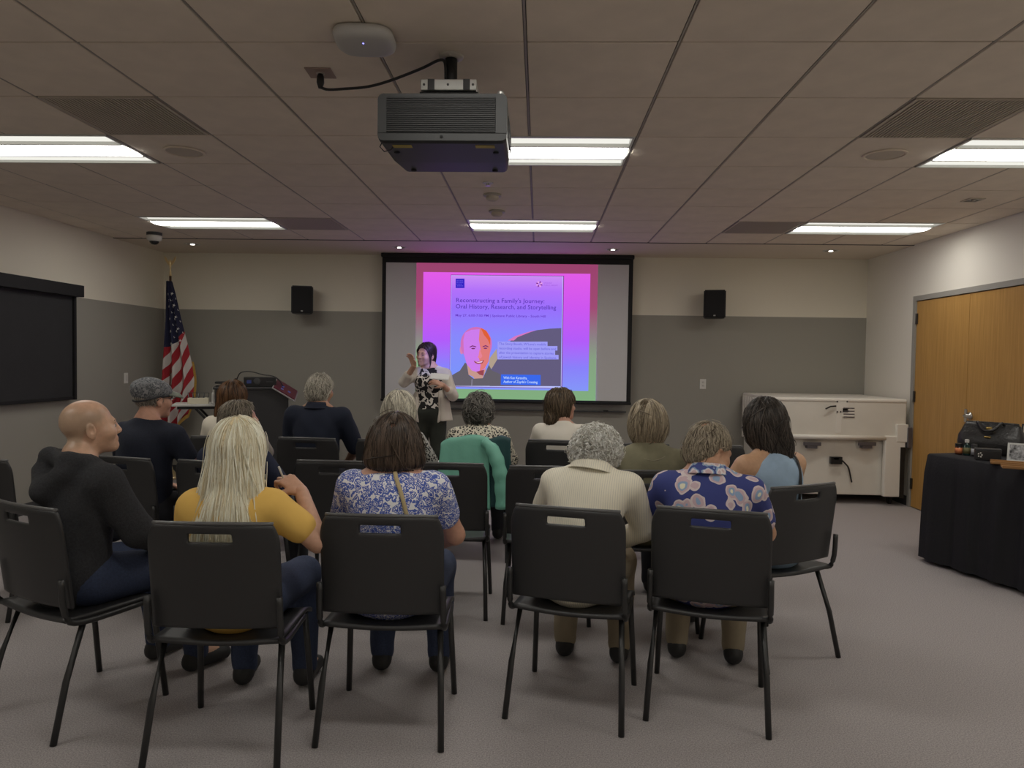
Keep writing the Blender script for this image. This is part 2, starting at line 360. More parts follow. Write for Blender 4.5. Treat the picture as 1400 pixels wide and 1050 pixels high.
# portrait of a smiling older man: jacket, neck, face, hair, features
pp('portrait_jacket', zx([(42, 1003), (42, 915), (120, 870), (165, 800), (180, 810), (195, 905), (240, 940), (320, 935), (345, 880), (372, 820), (400, 870), (470, 900), (470, 1003)]), m_jk, 3)
pp('portrait_neck', zx([(180, 800), (195, 905), (235, 925), (245, 940), (318, 936), (345, 870), (345, 800)]), emis('slide_neck', lin((196, 150, 140))), 4)
def ell(cx, cy, rx, ry, n=28, a0=0, a1=360): return [(cx+rx*math.cos(math.radians(a0+(a1-a0)*k/n)), cy+ry*math.sin(math.radians(a0+(a1-a0)*k/n))) for k in range(n+(a1-a0 != 360))]
pp('portrait_hair', zx(ell(262, 640, 137, 150)), emis('slide_hair', lin((206, 112, 186))), 5)
pp('portrait_ear', zx(ell(135, 690, 16, 38, 16)), emis('slide_ear', lin((214, 128, 180))), 4)
pp('portrait_face', zx([(150, 600), (165, 540), (220, 515), (290, 510), (350, 535), (378, 600), (382, 700), (370, 790), (335, 860), (280, 885), (225, 870), (180, 815), (155, 730)]), emis('slide_face_violet', lin((204, 124, 236))), 6)
pp('portrait_face_side', zx([(292, 505), (345, 520), (380, 590), (384, 700), (370, 790), (335, 850), (290, 882), (300, 820), (285, 760), (300, 690), (285, 600)]), emis('slide_face_orange', lin((222, 122, 122))), 7)
pp('portrait_temple', zx([(300, 498), (350, 522), (386, 590), (384, 650), (362, 600), (330, 560)]), emis('slide_orange', lin((222, 96, 56))), 8)
m_dk = emis('slide_dark', lin((120, 50, 110))); m_dk2 = emis('slide_brown', lin((150, 70, 80)))
for nm, e in (('portrait_brow', [(205, 662), (230, 650), (262, 660), (262, 668), (230, 660), (206, 670)]), ('portrait_brow', [(318, 658), (345, 648), (368, 660), (367, 668), (344, 658), (318, 667)]),
              ('portrait_eye', ell(236, 678, 17, 6, 14)), ('portrait_eye', ell(342, 676, 16, 6, 14))): pp(nm, zx(e), m_dk, 9)
pp('portrait_nose', zx([(292, 680), (316, 745), (300, 765), (275, 755), (283, 740)]), emis('slide_nose', lin((230, 130, 150))), 9)
pp('portrait_mouth', zx([(240, 785), (275, 793), (330, 778), (318, 805), (280, 814), (252, 803)]), m_dk2, 9)
pp('portrait_teeth', zx([(250, 789), (276, 796), (320, 785), (310, 799), (278, 804)]), emis('slide_teeth', lin((236, 190, 225))), 10)
pp('jaw_shadow', zx([(262, 880), (330, 862), (325, 915), (290, 905)]), m_dk2, 8)
pp('jacket_zip', zx([(222, 945), (228, 945), (226, 1000), (220, 1000)]), emis('slide_zip', lin((150, 145, 165))), 5)
# marks
m_nav = emis('slide_navy', lin((52, 36, 196)))
pp('square_logo', zx([(83, 70), (160, 70), (160, 152), (83, 152)]), m_nav, 1)
m_ln = emis('slide_logo_line', lin((98, 78, 222)))
for k, (a, b) in enumerate(((92, 150), (92, 152), (92, 140), (96, 152))):
    for q in range(4):
        u0 = a+(b-a)*q/4; pp('logo_glyph', zx([(u0, 84+k*15), (u0+(b-a)/4-4, 84+k*15), (u0+(b-a)/4-4, 92+k*15), (u0, 92+k*15)]), m_ln, 2)
for k in range(8):
    a = k*math.pi/4+.39; c = (810, 118)
    q = [(c[0]+r*math.cos(a+da)*1.05, c[1]+r*math.sin(a+da)*.95) for r, da in ((6, 0), (20, -.3), (32, 0), (20, .3))]
    pp('star_petal', zx(q), emis('slide_petal', lin((240, 165, 225))) if k % 2 else emis('slide_petal_dark', lin((128, 40, 130))), 2)
# writing
def glyphs(body, bold):
    cu = bpy.data.curves.new('text', 'FONT'); cu.body = body; cu.size = 1; cu.offset = bold; cu.resolution_u = 2
    o = bpy.data.objects.new('text', cu); COL.objects.link(o); dg = bpy.context.evaluated_depsgraph_get()
    me = bpy.data.meshes.new_from_object(o.evaluated_get(dg)); bpy.data.objects.remove(o)
    co = np.empty(len(me.vertices)*3); me.vertices.foreach_get('co', co); return me, co.reshape(-1, 3)
def text(name, body, p0, width, height, m, lay, bold=0.):
    """one mesh per word, the whole line fitted to the width"""
    full = glyphs(body, bold)[1]; x0 = full[:, 0].min(); sx = width/(full[:, 0].max()-x0); words = body.split(' '); pre = ''
    for wd in words:
        me, co = glyphs(wd, bold); pre = (pre+' '+wd) if pre else wd
        dx = glyphs(pre, bold)[1][:, 0].max()-co[:, 0].max() if len(words) > 1 else 0
        out = np.stack([p0[0]+(co[:, 0]+dx-x0)*sx-OX, np.full(len(co), -.0015-.0006*(5+lay)), p0[1]+co[:, 1]*height/.72-OZ], 1)
        me.vertices.foreach_set('co', out.ravel()); me.update(); me.name = name; me.materials.clear(); obj(name, me, m, pos)
m_t = emis('slide_title_ink', lin((86, 50, 176))); m_t2 = emis('slide_date_ink', lin((98, 52, 190)))
def W(a, b): return px(b, 400)[0]-px(a, 400)[0]
def zz(a, b): return (610+a/6.365, 370+b/6.365)
def line(name, body, a, b, a2, h, m, lay, bold=0.): p = px(*zz(a, b)); text(name, body, p, px(*zz(a2, b))[0]-p[0], h/6.365*.00878, m, lay, bold)
line('title_word', "Reconstructing a Family's Journey:", 88, 274, 855, 38, m_t, 2, .004)
line('title_word', 'Oral History, Research, and Storytelling', 84, 328, 957, 38, m_t, 2, .004)
line('date_word', 'May 27, 6:00-7:00 PM | Spokane Public Library - South Hill', 82, 398, 866, 21, m_t2, 2, .008)
line('library_word', 'SPOKANE', 850, 113, 918, 12, emis('slide_faint_ink', lin((160, 92, 222))), 2)
line('library_word', 'PUBLIC LIBRARY', 850, 133, 975, 12, emis('slide_faint_ink', lin((160, 92, 222))), 2)
m_lab = emis('slide_label', lin((158, 156, 246))); m_inkb = emis('slide_label_ink', lin((104, 98, 214)))
for k, (body, x1, xt) in enumerate((("The Story Booth, W'Leva's mobile", 882, 870), ('recording studio, will be open before and', 968, 955), ('after the presentation to capture stories', 948, 935), ('of Jewish history and identity in Spokane.', 978, 962))):
    y = 618+38.5*k
    pp('label_strip', zx([(448, y), (x1, y), (x1, y+39), (448, y+39)]), m_lab, 3+k*.2); line('label_word', body, 460, y+28, xt, 21, m_inkb, 5, .004)
pp('name_plate', zx([(478, 903), (822, 908), (822, 998), (476, 992)]), emis('slide_blue', lin((58, 104, 236))), 3)
m_wi = emis('slide_white_ink', lin((196, 220, 255)))
line('name_word', 'With Ken Karandra,', 498, 942, 705, 23, m_wi, 5, .012); line('name_word', "Author of Zayda's Crossing", 498, 976, 795, 23, m_wi, 5, .012)

# marker rail on the wall below the screen
t = thing('wall_rail', 'long grey metal rail on the wall under the projection screen', 'rail', (-.38, YB, .86))
m_rail = mat('rail_grey', (.30, .29, .275), .45)
obj('rail_panel', box(B(), (-1.45, -.03, .005), (1.45, 0, .13), .004), m_rail, t); obj('rail_lip', box(B(), (-1.45, -.075, 0), (1.45, -.002, .014), .004), m_dgrey, t)
obj('sensor', box(B(), (1.17, -.09, .005), (1.23, -.06, .026), .004), m_blk, t)

# ================================================================== PROJECTOR
m_pj = mat('projector_shell', (.030, .031, .032), .45); m_pjd = mat('projector_dark', (.004, .004, .005), .6); m_sil = mat('aluminium', (.55, .55, .53), .35, .6)
pj = thing('projector', 'large black ceiling-mounted projector with slatted rear grille', 'projector', (-.385, 3.04, 2.31))
hw, y0, y1, hz = .249, -.24, .24, .184
bm = B()     # body: full at the rear, underside rising to the front
sec = [(-.24, -.249, .249, .006, .184), (-.22, -.249, .249, 0, .184), (.05, -.247, .247, .0, .184), (.22, -.23, .235, .004, .18), (.24, -.222, .228, .012, .172)]
ring = []
for (yy, a, b, z0, z1) in sec:
    r = .022; R = []
    for (cx, cz, st) in ((b-r, z1-r, 0), (a+r, z1-r, 90), (a+r, z0+r, 180), (b-r, z0+r, 270)):
        for k in range(5): an = math.radians(st+22.5*k); R.append(bm.verts.new((cx+r*math.cos(an), yy, cz+r*math.sin(an))))
    ring.append(R)
for A_, C_ in zip(ring, ring[1:]):
    for k in range(len(A_)): bm.faces.new((A_[k], A_[(k+1) % len(A_)], C_[(k+1) % len(C_)], C_[k]))
bm.faces.new(ring[0]); bm.faces.new(ring[-1]); body = obj('shell', bm, m_pj, pj)
obj('grille_recess', box(B(), (-.214, -.243, .036), (.206, -.2395, .17), .001, 1), m_pjd, pj)
sl = None
for k in range(17):
    o = obj('slat', sl or box(B(), (-.213, -.2465, 0), (.205, -.2435, .0021)), m_pj, pj); sl = o.data; o.location.z = .039+k*.0078
vr = None
for k in range(7):
    o = obj('grille_post', vr or box(B(), (0, -.2445, .037), (.002, -.2425, .169)), m_pjd, pj); vr = o.data; o.location.x = -.175+k*.058
obj('seam', box(B(), (-.247, -.2415, .0335), (.247, -.239, .0355)), m_pjd, pj)
o = obj('screw', lathe(B(), [(.006, 0), (.006, .002), (.003, .003)], n=12), m_pjd, pj); o.matrix_local = T(-.001, -.2405, .02) @ Matrix.Rotation(math.pi/2, 4, 'X')
m_st = mat('warning_sticker', (.42, .33, .06), .6)
for x in (-.2, .125): obj('sticker', box(B(), (x, -.2, -.0012), (x+.075, -.165, .0002)), m_st, pj)
for x, y in ((-.2, -.1), (.2, -.1), (-.18, .18), (.18, .18)): o = obj('foot', lathe(B(), [(.012, 0), (.012, -.006), (.008, -.008)], n=12), m_pjd, pj); o.location = (x, y, .004)
bm = B()
for k in range(9): box(bm, (.2475, -.12+k*.03, .05), (.251, -.105+k*.03, .14))
obj('side_vent', bm, m_pjd, pj)
o = obj('lens', lathe(B(), [(.055, 0), (.055, .02), (.045, .022), (.04, .008)], n=28), m_pjd, pj); o.matrix_local = T(.0, .238, .09) @ Matrix.Rotation(-math.pi/2, 4, 'X')
bm = B(); box(bm, (-.17, -.17, .184), (-.03, -.13, .19), .002); box(bm, (.05, -.17, .184), (.19, -.13, .19), .002); obj('mount_arm', bm, m_sil, pj)
o = obj('knob', lathe(B(), [(.014, 0), (.014, .022), (.01, .026)], n=14), m_sil, pj); o.location = (.222, -.2, .18)
bm = B(); tube(bm, [(-.235, -.2, .02), (-.25, -.19, -.005), (-.235, -.18, -.02), (-.21, -.175, -.012), (-.2, -.17, .004)], .0022, 6); obj('lanyard', bm, m_blk, pj, True)
mt = thing('projector_mount', 'silver plate and black pole fixing the projector to the ceiling', 'mount', (-.385, 3.06, CH))
obj('pole', lathe(B(), [(.026, -.001), (.026, -.17), (.02, -.172)], n=24), m_blk, mt, True)
obj('ceiling_flange', lathe(B(), [(.052, -.001), (.05, -.008), (.036, -.014), (.027, -.014)], n=36), m_offw, mt)
obj('bracket_plate', box(B(), (-.115, -.08, -.17), (.115, .08, -.125), .004), m_sil, mt); obj('bracket_base', box(B(), (-.12, -.07, -.245), (.12, .07, -.172), .004), m_pjd, mt)
for x in (-.085, .06): obj('bracket_strap', box(B(), (x, -.083, -.169), (x+.028, -.079, -.126)), m_dgrey, mt)
for x in (-.1, -.002, .1): o = obj('bolt', lathe(B(), [(.005, 0), (.005, .003), (.002, .004)], n=10), m_dksteel, mt); o.matrix_local = T(x, -.08, -.148) @ Matrix.Rotation(math.pi/2, 4, 'X')
# spot: the projector's own beam, same colours as the slide it throws
lamp = bpy.data.lights.new('projector_beam', 'SPOT'); lamp.energy = 1000; lamp.spot_size = math.radians(46); lamp.spot_blend = 0; lamp.shadow_soft_size = .012; lamp.use_nodes = True
nt = lamp.node_tree; N = nt.nodes.new; L = nt.links.new; em = nt.nodes['Emission']
LP = Vector((-.385, 3.315, 2.40)); aim = Vector((-.39, SY, 1.82))
g = N('ShaderNodeTexCoord'); s = N('ShaderNodeSeparateXYZ'); L(g.outputs['Normal'], s.inputs[0])
def mth(op, a, b=None):
    n = N('ShaderNodeMath'); n.operation = op
    for k, v in enumerate((a, b)):
        if v is None: continue
        if isinstance(v, (int, float)): n.inputs[k].default_value = v
        else: L(v, n.inputs[k])
    return n.outputs[0]
az = mth('ABSOLUTE', s.outputs[2]); u = mth('DIVIDE', s.outputs[0], az); v = mth('DIVIDE', s.outputs[1], az); dist = (aim-LP).length
def inside(c, lo, hi): return mth('MULTIPLY', mth('GREATER_THAN', c, lo), mth('LESS_THAN', c, hi))
inner = mth('MULTIPLY', inside(u, -1.012/dist, .992/dist), inside(v, -.70/dist, .70/dist)); outer = mth('MULTIPLY', inside(u, -1.097/dist, 1.081/dist), inside(v, -.82/dist, .81/dist))
r = N('ShaderNodeValToRGB'); L(mth('ADD', mth('MULTIPLY', v, dist/1.4), .5), r.inputs[0])
for e, (p, c) in zip([r.color_ramp.elements[0], r.color_ramp.elements[1], r.color_ramp.elements.new(.4)], ((0, (132, 150, 248)), (1, (226, 92, 232)), (.45, (178, 92, 250)))): e.position = p; e.color = (*lin(c), 1)
L(r.outputs[0], em.inputs[0]); L(mth('ADD', mth('MULTIPLY', inner, .75), mth('MULTIPLY', outer, .25)), em.inputs[1])
lo_ = bpy.data.objects.new('projector_beam', lamp); COL.objects.link(lo_); lo_.location = LP; lo_.rotation_euler = (aim-LP).to_track_quat('-Z', 'Y').to_euler(); 
# access point, ceiling outlet, power cord
t = thing('wifi_access_point', 'rounded white wireless access point on the ceiling with a tiny blue light', 'access point', (-.70, 2.86, CH), .06)
bm = B(); 
def squircle(rx, n=40, e=3.4): return [(math.copysign(abs(math.cos(2*math.pi*k/n))**(2/e), math.cos(2*math.pi*k/n))*rx, math.copysign(abs(math.sin(2*math.pi*k/n))**(2/e), math.sin(2*math.pi*k/n))*rx) for k in range(n)]
R = [[bm.verts.new((x, y, z)) for x, y in squircle(r)] for r, z in ((.09, -.002), (.113, -.006), (.118, -.02), (.113, -.036), (.10, -.046), (.08, -.049))]
for a, b in zip(R, R[1:]):
    for k in range(40): bm.faces.new((a[k], a[(k+1) % 40], b[(k+1) % 40], b[k]))
bm.faces.new(R[0]); bm.faces.new(R[-1]); obj('housing', bm, mat('access_point_white', (.50, .485, .46), .5), t, True)
o = obj('status_light', lathe(B(), [(.004, 0), (.003, -.0015)], n=12), emis('blue_led', (.25, .25, 1), 3), t); o.location = (0, -.035, -.049)
t = thing('ceiling_outlet', 'square power outlet in the ceiling tile by the access point', 'outlet', (-.99, 3.235, CH), .05)
obj('plate', box(B(), (-.058, -.058, -.005), (.058, .058, 0), .002), mat('outlet_plate', (.33, .24, .20), .5), t); obj('socket', lathe(B(), [(.02, -.004), (.018, -.008)], n=20), m_offw, t)
cd = thing('power_cord', 'black power cord drooping from the ceiling outlet to the projector pole', 'cord', (-.99, 3.235, CH))
obj('plug', lathe(B(), [(.012, -.008), (.016, -.02), (.017, -.045), (.009, -.07)], n=14), m_blk, cd, True)
pts = [on(437, 116, Y=3.235), on(439, 119.5, Y=3.235), on(449, 122.5, Y=3.22), on(470, 121.5, Y=3.2), on(500, 119, Y=3.17), on(525, 113, Y=3.15), on(553, 103, Y=3.11), on(580, 92, Y=3.07), on(597, 83.5, Y=3.04), on(606, 82.5, Y=3.035), on(609, 90, Y=3.03), on(609.5, 108, Y=3.03)]
pts[-1].z = max(pts[-1].z, 2.62)
def smooth_path(p, n=5):
    p = [Vector(q) for q in p]; out = []
    for i in range(len(p)-1):
        a, b, c, d = p[max(i-1, 0)], p[i], p[i+1], p[min(i+2, len(p)-1)]
        for k in range(n): u = k/n; out.append(.5*((2*b)+(c-a)*u+(2*a-5*b+4*c-d)*u*u+(3*b-a-3*c+d)*u**3))
    return out+[p[-1]]
o = obj('cable', tube(B(), [q-Vector((-.99, 3.235, CH)) for q in smooth_path(pts)], .0062, 8), m_blk, cd, True)

# ================================================================== WALL ITEMS
# blackout shade on the left wall
ws = thing('window_shade', 'black pull-down blackout shade on the grey and cream wall', 'window shade', (XL, 6.3, 1.0))
m_shade = mat('shade_fabric', (.022, .022, .024), .8, noise=.1, nscale=4); YS0, YS1 = 4.4, 7.03
obj('header_box', box(B(), (.002, YS0-.05-6.3, 1.035), (.12, YS1+.07-6.3, 1.15), .004), m_sblk, ws)
obj('shade_cloth', box(B(), (.05, YS0-6.3, .045), (.053, YS1-.02-6.3, 1.05)), m_shade, ws)
obj('hem_bar', box(B(), (.042, YS0-6.3, .018), (.062, YS1-.02-6.3, .052), .004), m_sblk, ws)
bm = B(); box(bm, (.002, YS1-.02-6.3, .015), (.075, YS1+.015-6.3, 1.04)); box(bm, (.002, YS0-.015-6.3, .015), (.075, YS0-6.3, 1.04)); obj('side_channel', bm, m_sblk, ws)
obj('chain_clip', box(B(), (.02, YS1+.015-6.3, .07), (.04, YS1+.025-6.3, .11), .002), m_steel, ws)
struct('window_1', box(B(), (XL-.02, YS0, 1.02), (XL+.012, YS1-.03, 2.04)), mat('window_glass_dark', (.02, .025, .03), .1))
def wall_plate(name, label, cat, M, kind):
    t = thing(name, label, cat); t.matrix_world = M
    obj('plate', box(B(), (-.037, -.006, -.06), (.037, 0, .06), .003), mat('switch_plate_white', (.72, .70, .66), .4), t)
    if kind == 'switch': obj('rocker', box(B(), (-.016, -.011, -.033), (.016, -.005, .033), .003), m_white, t)
    else:
        for z in (-.02, .02):
            f = obj('receptacle', box(B(), (-.016, -.009, z-.014), (.016, -.005, z+.014), .004), m_white, t)
            bm = B(); box(bm, (-.008, -.0095, z-.004), (-.006, -.0085, z+.007)); box(bm, (.006, -.0095, z-.004), (.008, -.0085, z+.007)); obj('slot', bm, m_blk, f)
wall_plate('light_switch', 'tall white light switch on the wall behind the man in the cap', 'switch', T(XL, 8.028, 1.203) @ Rz(math.pi/2), 'switch')
wall_plate('wall_outlet', 'white outlet plate on the grey wall between screen and beige case', 'outlet', T(1.995, YB, 1.218), 'outlet')
# loudspeakers
def wall_speaker(c, yaw, label):
    t = thing('wall_speaker', label, 'speaker', c, yaw, group='black wall speakers')
    poly = [(-.125, -.12), (.125, -.12), (.125, -.03), (.085, .1), (-.085, .1), (-.125, -.03)]; bm = B()
    lo = [bm.verts.new((x, y, -.165)) for x, y in poly]; hi = [bm.verts.new((x, y, .165)) for x, y in poly]; bm.faces.new(lo); bm.faces.new(hi)
    for k in range(6): bm.faces.new((lo[k], lo[(k+1) % 6], hi[(k+1) % 6], hi[k]))
    bmesh.ops.bevel(bm, geom=bm.edges[:], offset=.012, segments=2, affect='EDGES'); obj('cabinet', bm, mat('speaker_cabinet', (.012, .012, .012), .5), t)
    obj('grille', box(B(), (-.113, -.129, -.153), (.113, -.119, .153), .006), mat('speaker_grille', (.006, .006, .007), .8, bump=.3, bscale=900), t)
    obj('badge', box(B(), (-.012, -.1325, -.142), (.012, -.129, -.128), .001), m_steel, t)
    br = B(); box(br, (-.025, .1, -.02), (.025, .17, .02)); bmesh.ops.transform(br, matrix=Matrix.Identity(4), verts=br.verts); obj('bracket', br, m_dgrey, t)
    w_ = B(); box(w_, (-.045, .0, -.09), (.045, .012, .09), .002); o = obj('wall_plate', w_, m_offw, t)
    M = T(*c) @ Rz(yaw); wp = Vector((c[0]+math.sin(-yaw)*.18, YB-.012, c[2])); o.matrix_local = M.inverted() @ T(*wp)
    return t
wall_speaker((-2.85, 8.66, 2.154), math.radians(14), 'black wall speaker between the flag and the projection screen')
wall_speaker((2.063, 8.66, 2.162), math.radians(-12), 'black wall speaker between the projection screen and the oak doors')

# ================================================================== FLAG
fl = thing('flag_on_pole', 'furled American flag with gold fringe on a wooden pole in the corner', 'flag', (-4.39, 8.5, 0))
m_pole = mat('pole_wood', (.10, .05, .022), .4); m_gold = mat('gold_metal', (.85, .68, .38), .3, .85)
obj('pole', lathe(B(), [(.014, .05), (.014, 2.42), (.006, 2.43)], n=14), m_pole, fl, True)
obj('stand', lathe(B(), [(.16, 0), (.16, .02), (.06, .06), (.03, .1), (.02, .14)], n=28), m_gold, fl, True)
obj('ferrule', lathe(B(), [(.015, 2.41), (.012, 2.45), (.006, 2.49), (.012, 2.5), (.004, 2.51)], n=14), m_gold, fl, True)
bm = B()
for s in (-1, 1):       # eagle with spread wings
    pts = [(0, 2.53), (s*.03, 2.55), (s*.062, 2.60), (s*.07, 2.645), (s*.05, 2.63), (s*.035, 2.60), (s*.018, 2.585), (0, 2.58)]
    prism(bm, pts, -.006, .006)
tube(bm, [(0, 0, 2.50), (0, 0, 2.55), (0, -.004, 2.59), (0, -.012, 2.605)], [.008, .016, .012, .006], 8)
obj('eagle_finial', bm, m_gold, fl)
def fprof(z, pts):
    zs = [p[0] for p in pts]; return float(np.interp(z, zs[::-1], [p[1] for p in pts][::-1]))
FT, FBm = 2.345, .62
RIGHT = [(2.345, .03), (2.2, .07), (1.9, .135), (1.6, .21), (1.35, .262), (1.18, .285), (1.0, .27), (.86, .23), (.75, .2), (.62, .2)]
LEFT = [(2.345, -.025), (1.9, -.03), (1.4, -.06), (1.2, -.07), (.9, -.09), (.62, -.09)]
def flagpt(a, t, off=0.):
    zb = .70-.09*math.sin(math.pi*min(1, a*1.05))+.25*max(0, a-.72)
    z = FT+(zb-FT)*t; l, r = fprof(z, LEFT), fprof(z, RIGHT); amp = .012+.05*t
    y = -.03-amp*math.sin(a*math.pi*5.2+.6+.5*t)-.03*math.sin(a*math.pi); x = l+(r-l)*a+.008*math.sin(a*math.pi*5.2+2)*t
    return (x, y-off, z)
m_flag = mat('flag_cloth', (1, 1, 1), .85); nt, b_, N, L = nodes_of(m_flag)
uv = N('ShaderNodeUVMap'); uv.uv_map = 'UVMap'; sp = N('ShaderNodeSeparateXYZ'); L(uv.outputs[0], sp.inputs[0])
def mth2(op, a, b=None):
    n = N('ShaderNodeMath'); n.operation = op
    for k, v in enumerate((a, b)):
        if v is None: continue
        if isinstance(v, (int, float)): n.inputs[k].default_value = v
        else: L(v, n.inputs[k])
    return n.outputs[0]
U_, V_ = sp.outputs[0], sp.outputs[1]      # u across, v downwards
st = mth2('GREATER_THAN', mth2('FRACT', mth2('ADD', mth2('MULTIPLY', V_, 6.2), mth2('MULTIPLY', U_, 2.1))), .5)
can = mth2('LESS_THAN', mth2('ADD', V_, mth2('MULTIPLY', U_, .10)), .475)
m1 = N('ShaderNodeMix'); m1.data_type = 'RGBA'; L(st, m1.inputs[0]); m1.inputs[6].default_value = (.36, .018, .028, 1); m1.inputs[7].default_value = (.60, .56, .53, 1)
m2 = N('ShaderNodeMix'); m2.data_type = 'RGBA'; L(can, m2.inputs[0]); L(m1.outputs[2], m2.inputs[6]); m2.inputs[7].default_value = (.014, .016, .05, 1); L(m2.outputs[2], b_.inputs['Base Color'])
def grid_uv(name, fn, nu, nv, m, parent):
    bm = B(); uvl = bm.loops.layers.uv.new('UVMap'); V = [[bm.verts.new(fn(i/nu, j/nv)) for j in range(nv+1)] for i in range(nu+1)]
    for i in range(nu):
        for j in range(nv):
            f = bm.faces.new((V[i][j], V[i+1][j], V[i+1][j+1], V[i][j+1])); f.smooth = True
            for lp, (p, q) in zip(f.loops, ((i, j), (i+1, j), (i+1, j+1), (i, j+1))): lp[uvl].uv = (p/nu, q/nv)
    me = bpy.data.meshes.new(name); bm.to_mesh(me); bm.free(); return obj(name, me, m, parent)
clo = grid_uv('flag_cloth', flagpt, 70, 60, m_flag, fl); md = clo.modifiers.new('thick', 'SOLIDIFY'); md.thickness = .004; md.offset = -1
bk = grid_uv('back_fold', lambda a, t: (-.02-.085*a*(.25+.75*t), .02+.025*math.sin(a*7+t*3), 2.33-1.05*t-.06*a), 14, 30, m_flag, fl); md = bk.modifiers.new('thick', 'SOLIDIFY'); md.thickness = .004
m_fr = mat('gold_fringe', (.42, .25, .05), .7, noise=.4, nscale=300)
bm = B(); prev = None
path = [(a/30, 1.) for a in range(31)]+[(1., 1-q*.05) for q in range(1, 9)]
rows_ = []
for a, t_ in path:
    p = Vector(flagpt(a, t_, .002)); d = Vector((.028, 0, -.008)) if t_ < 1 else Vector((.004, 0, -.045)); rows_.append((bm.verts.new(p), bm.verts.new(p+d), bm.verts.new(p+d+Vector((0, .006, 0))), bm.verts.new(p+Vector((0, .006, 0)))))
for a, b in zip(rows_, rows_[1:]):
    for k in range(4): bm.faces.new((a[k], a[(k+1) % 4], b[(k+1) % 4], b[k]))
bm.faces.new(rows_[0]); bm.faces.new(rows_[-1]); obj('fringe', bm, m_fr, fl)
m_star = mat('flag_star', (.62, .60, .58), .8)
sb = B()
for k in range(10):
    r = .021 if k % 2 == 0 else .0085; sb.verts.new((r*math.sin(k*math.pi/5), 0, r*math.cos(k*math.pi/5)))
sb.verts.ensure_lookup_table(); sb.faces.new(sb.verts[:]); sm_ = bpy.data.meshes.new('star'); sb.to_mesh(sm_); sb.free(); sm_.materials.append(m_star)
for r in range(9):
    for c in range(3):
        a = .42+.21*c+(.1 if r % 2 else 0); t_ = .09+.042*r
        if a > .95: continue
        o = obj('star', sm_, None, fl); o.location = flagpt(a, t_, .008)
        p, q = Vector(flagpt(a-.03, t_)), Vector(flagpt(a+.03, t_)); o.rotation_euler = (0, .25, max(-.9, min(.9, math.atan2(q.y-p.y, q.x-p.x))))

# ================================================================== LECTERN
LA = math.radians(21); lc = thing('lectern', 'black lectern with a slanted control wing and fold-out side shelf', 'lectern', (-3.03, 7.6, 0), LA)
m_lec = mat('lectern_black', (.03, .03, .032), .5); m_edge = mat('lectern_edge_grey', (.32, .31, .30), .4)
bm = B(); prism(bm, [(-.36, .06), (.36, .06), (.36, 1.03), (.215, 1.13), (-.36, 1.13)], -.25, .25); obj('body', bm, m_lec, lc)
obj('edge_strip', box(B(), (.352, -.262, .06), (.375, -.249, 1.03), .003), m_edge, lc); obj('top', box(B(), (-.38, -.27, 1.13), (.22, .27, 1.155), .005), m_lec, lc)
obj('plinth', box(B(), (-.33, -.22, 0), (.33, .22, .06)), m_blk, lc)
Mw = T(.325, -.10, 1.125) @ Matrix.Rotation(math.radians(32), 4, 'Y') @ Matrix.Rotation(math.radians(13), 4, 'X')
wg = obj('control_wing', box(B(), (-.13, -.21, -.012), (.14, .2, .0), .003, M=Mw), m_edge, lc)
obj('touch_panel', box(B(), (-.12, -.19, .0), (.125, .18, .012), .004, M=Mw), mat('panel_maroon', (.10, .012, .026), .35), lc)
em_ = emis('panel_icon', lin((58, 60, 100)));
for k, (a, b) in enumerate(((-.05, -.12), (-.05, -.02), (.03, -.08))): obj('panel_icon', box(B(), (a, b, .012), (a+.03, b+.05, .0128), M=Mw), em_, lc)
bm = B(); box(bm, (-.77, -.2, .955), (-.36, .2, .975), .003); sh = obj('side_shelf', bm, mat('shelf_white', (.6, .59, .56), .4), lc)
bm = B(); tube(bm, [(-.36, -.15, .72), (-.55, -.15, .93), (-.6, -.15, .955)], .012, 8); tube(bm, [(-.36, .15, .72), (-.55, .15, .93), (-.6, .15, .955)], .012, 8); box(bm, (-.72, -.17, .925), (-.36, .17, .955)); obj('shelf_bracket', bm, m_blk, lc)
def atl(dx, dy, z): return (-3.03+dx*math.cos(LA)-dy*math.sin(LA), 7.6+dx*math.sin(LA)+dy*math.cos(LA), z)
t = thing('media_box', 'black audio box with a round dial on top of the lectern', 'electronics', atl(.07, -.1, 1.1551), LA)
obj('case', box(B(), (-.16, -.1, 0), (.16, .1, .1), .006), m_blk, t); o = obj('dial', lathe(B(), [(.036, 0), (.034, .008), (.02, .01)], n=24), m_dgrey, t); o.matrix_local = T(-.03, -.1, .055) @ Matrix.Rotation(math.pi/2, 4, 'X')
obj('display', box(B(), (-.13, -.102, .035), (-.085, -.0995, .07)), emis('media_display', lin((40, 44, 70))), t); obj('front_label', box(B(), (.06, -.102, .05), (.13, -.0995, .06)), m_dgrey, t)
t = thing('monitor', 'flat black monitor lying tilted beside the audio box on the lectern', 'monitor', atl(-.24, -.02, 1.1551), LA)
obj('screen_slab', box(B(), (-.13, -.12, .03), (.13, .12, .05), .004), m_blk, t); obj('foot', box(B(), (-.06, -.06, 0), (.06, .06, .03), .004), m_blk, t)
t = thing('lectern_cable', 'thin black cable arching over the audio box to the control panel', 'cable', atl(0, 0, 1.155))
o = obj('wire', tube(B(), [Vector(q)-Vector(atl(0, 0, 1.155)) for q in smooth_path([atl(-.16, -.05, 1.23), atl(-.12, -.08, 1.3), atl(-.02, -.08, 1.31), atl(.1, -.08, 1.28), atl(.2, -.1, 1.265), atl(.26, -.12, 1.225), atl(.3, -.12, 1.16)])], .006, 6), m_blk, t, True)
obj('connector', box(B(), (-.175, -.062, .066), (-.15, -.038, .082), .003), m_blk, t)
m_cream = mat('cream_box', (.62, .57, .44), .6)
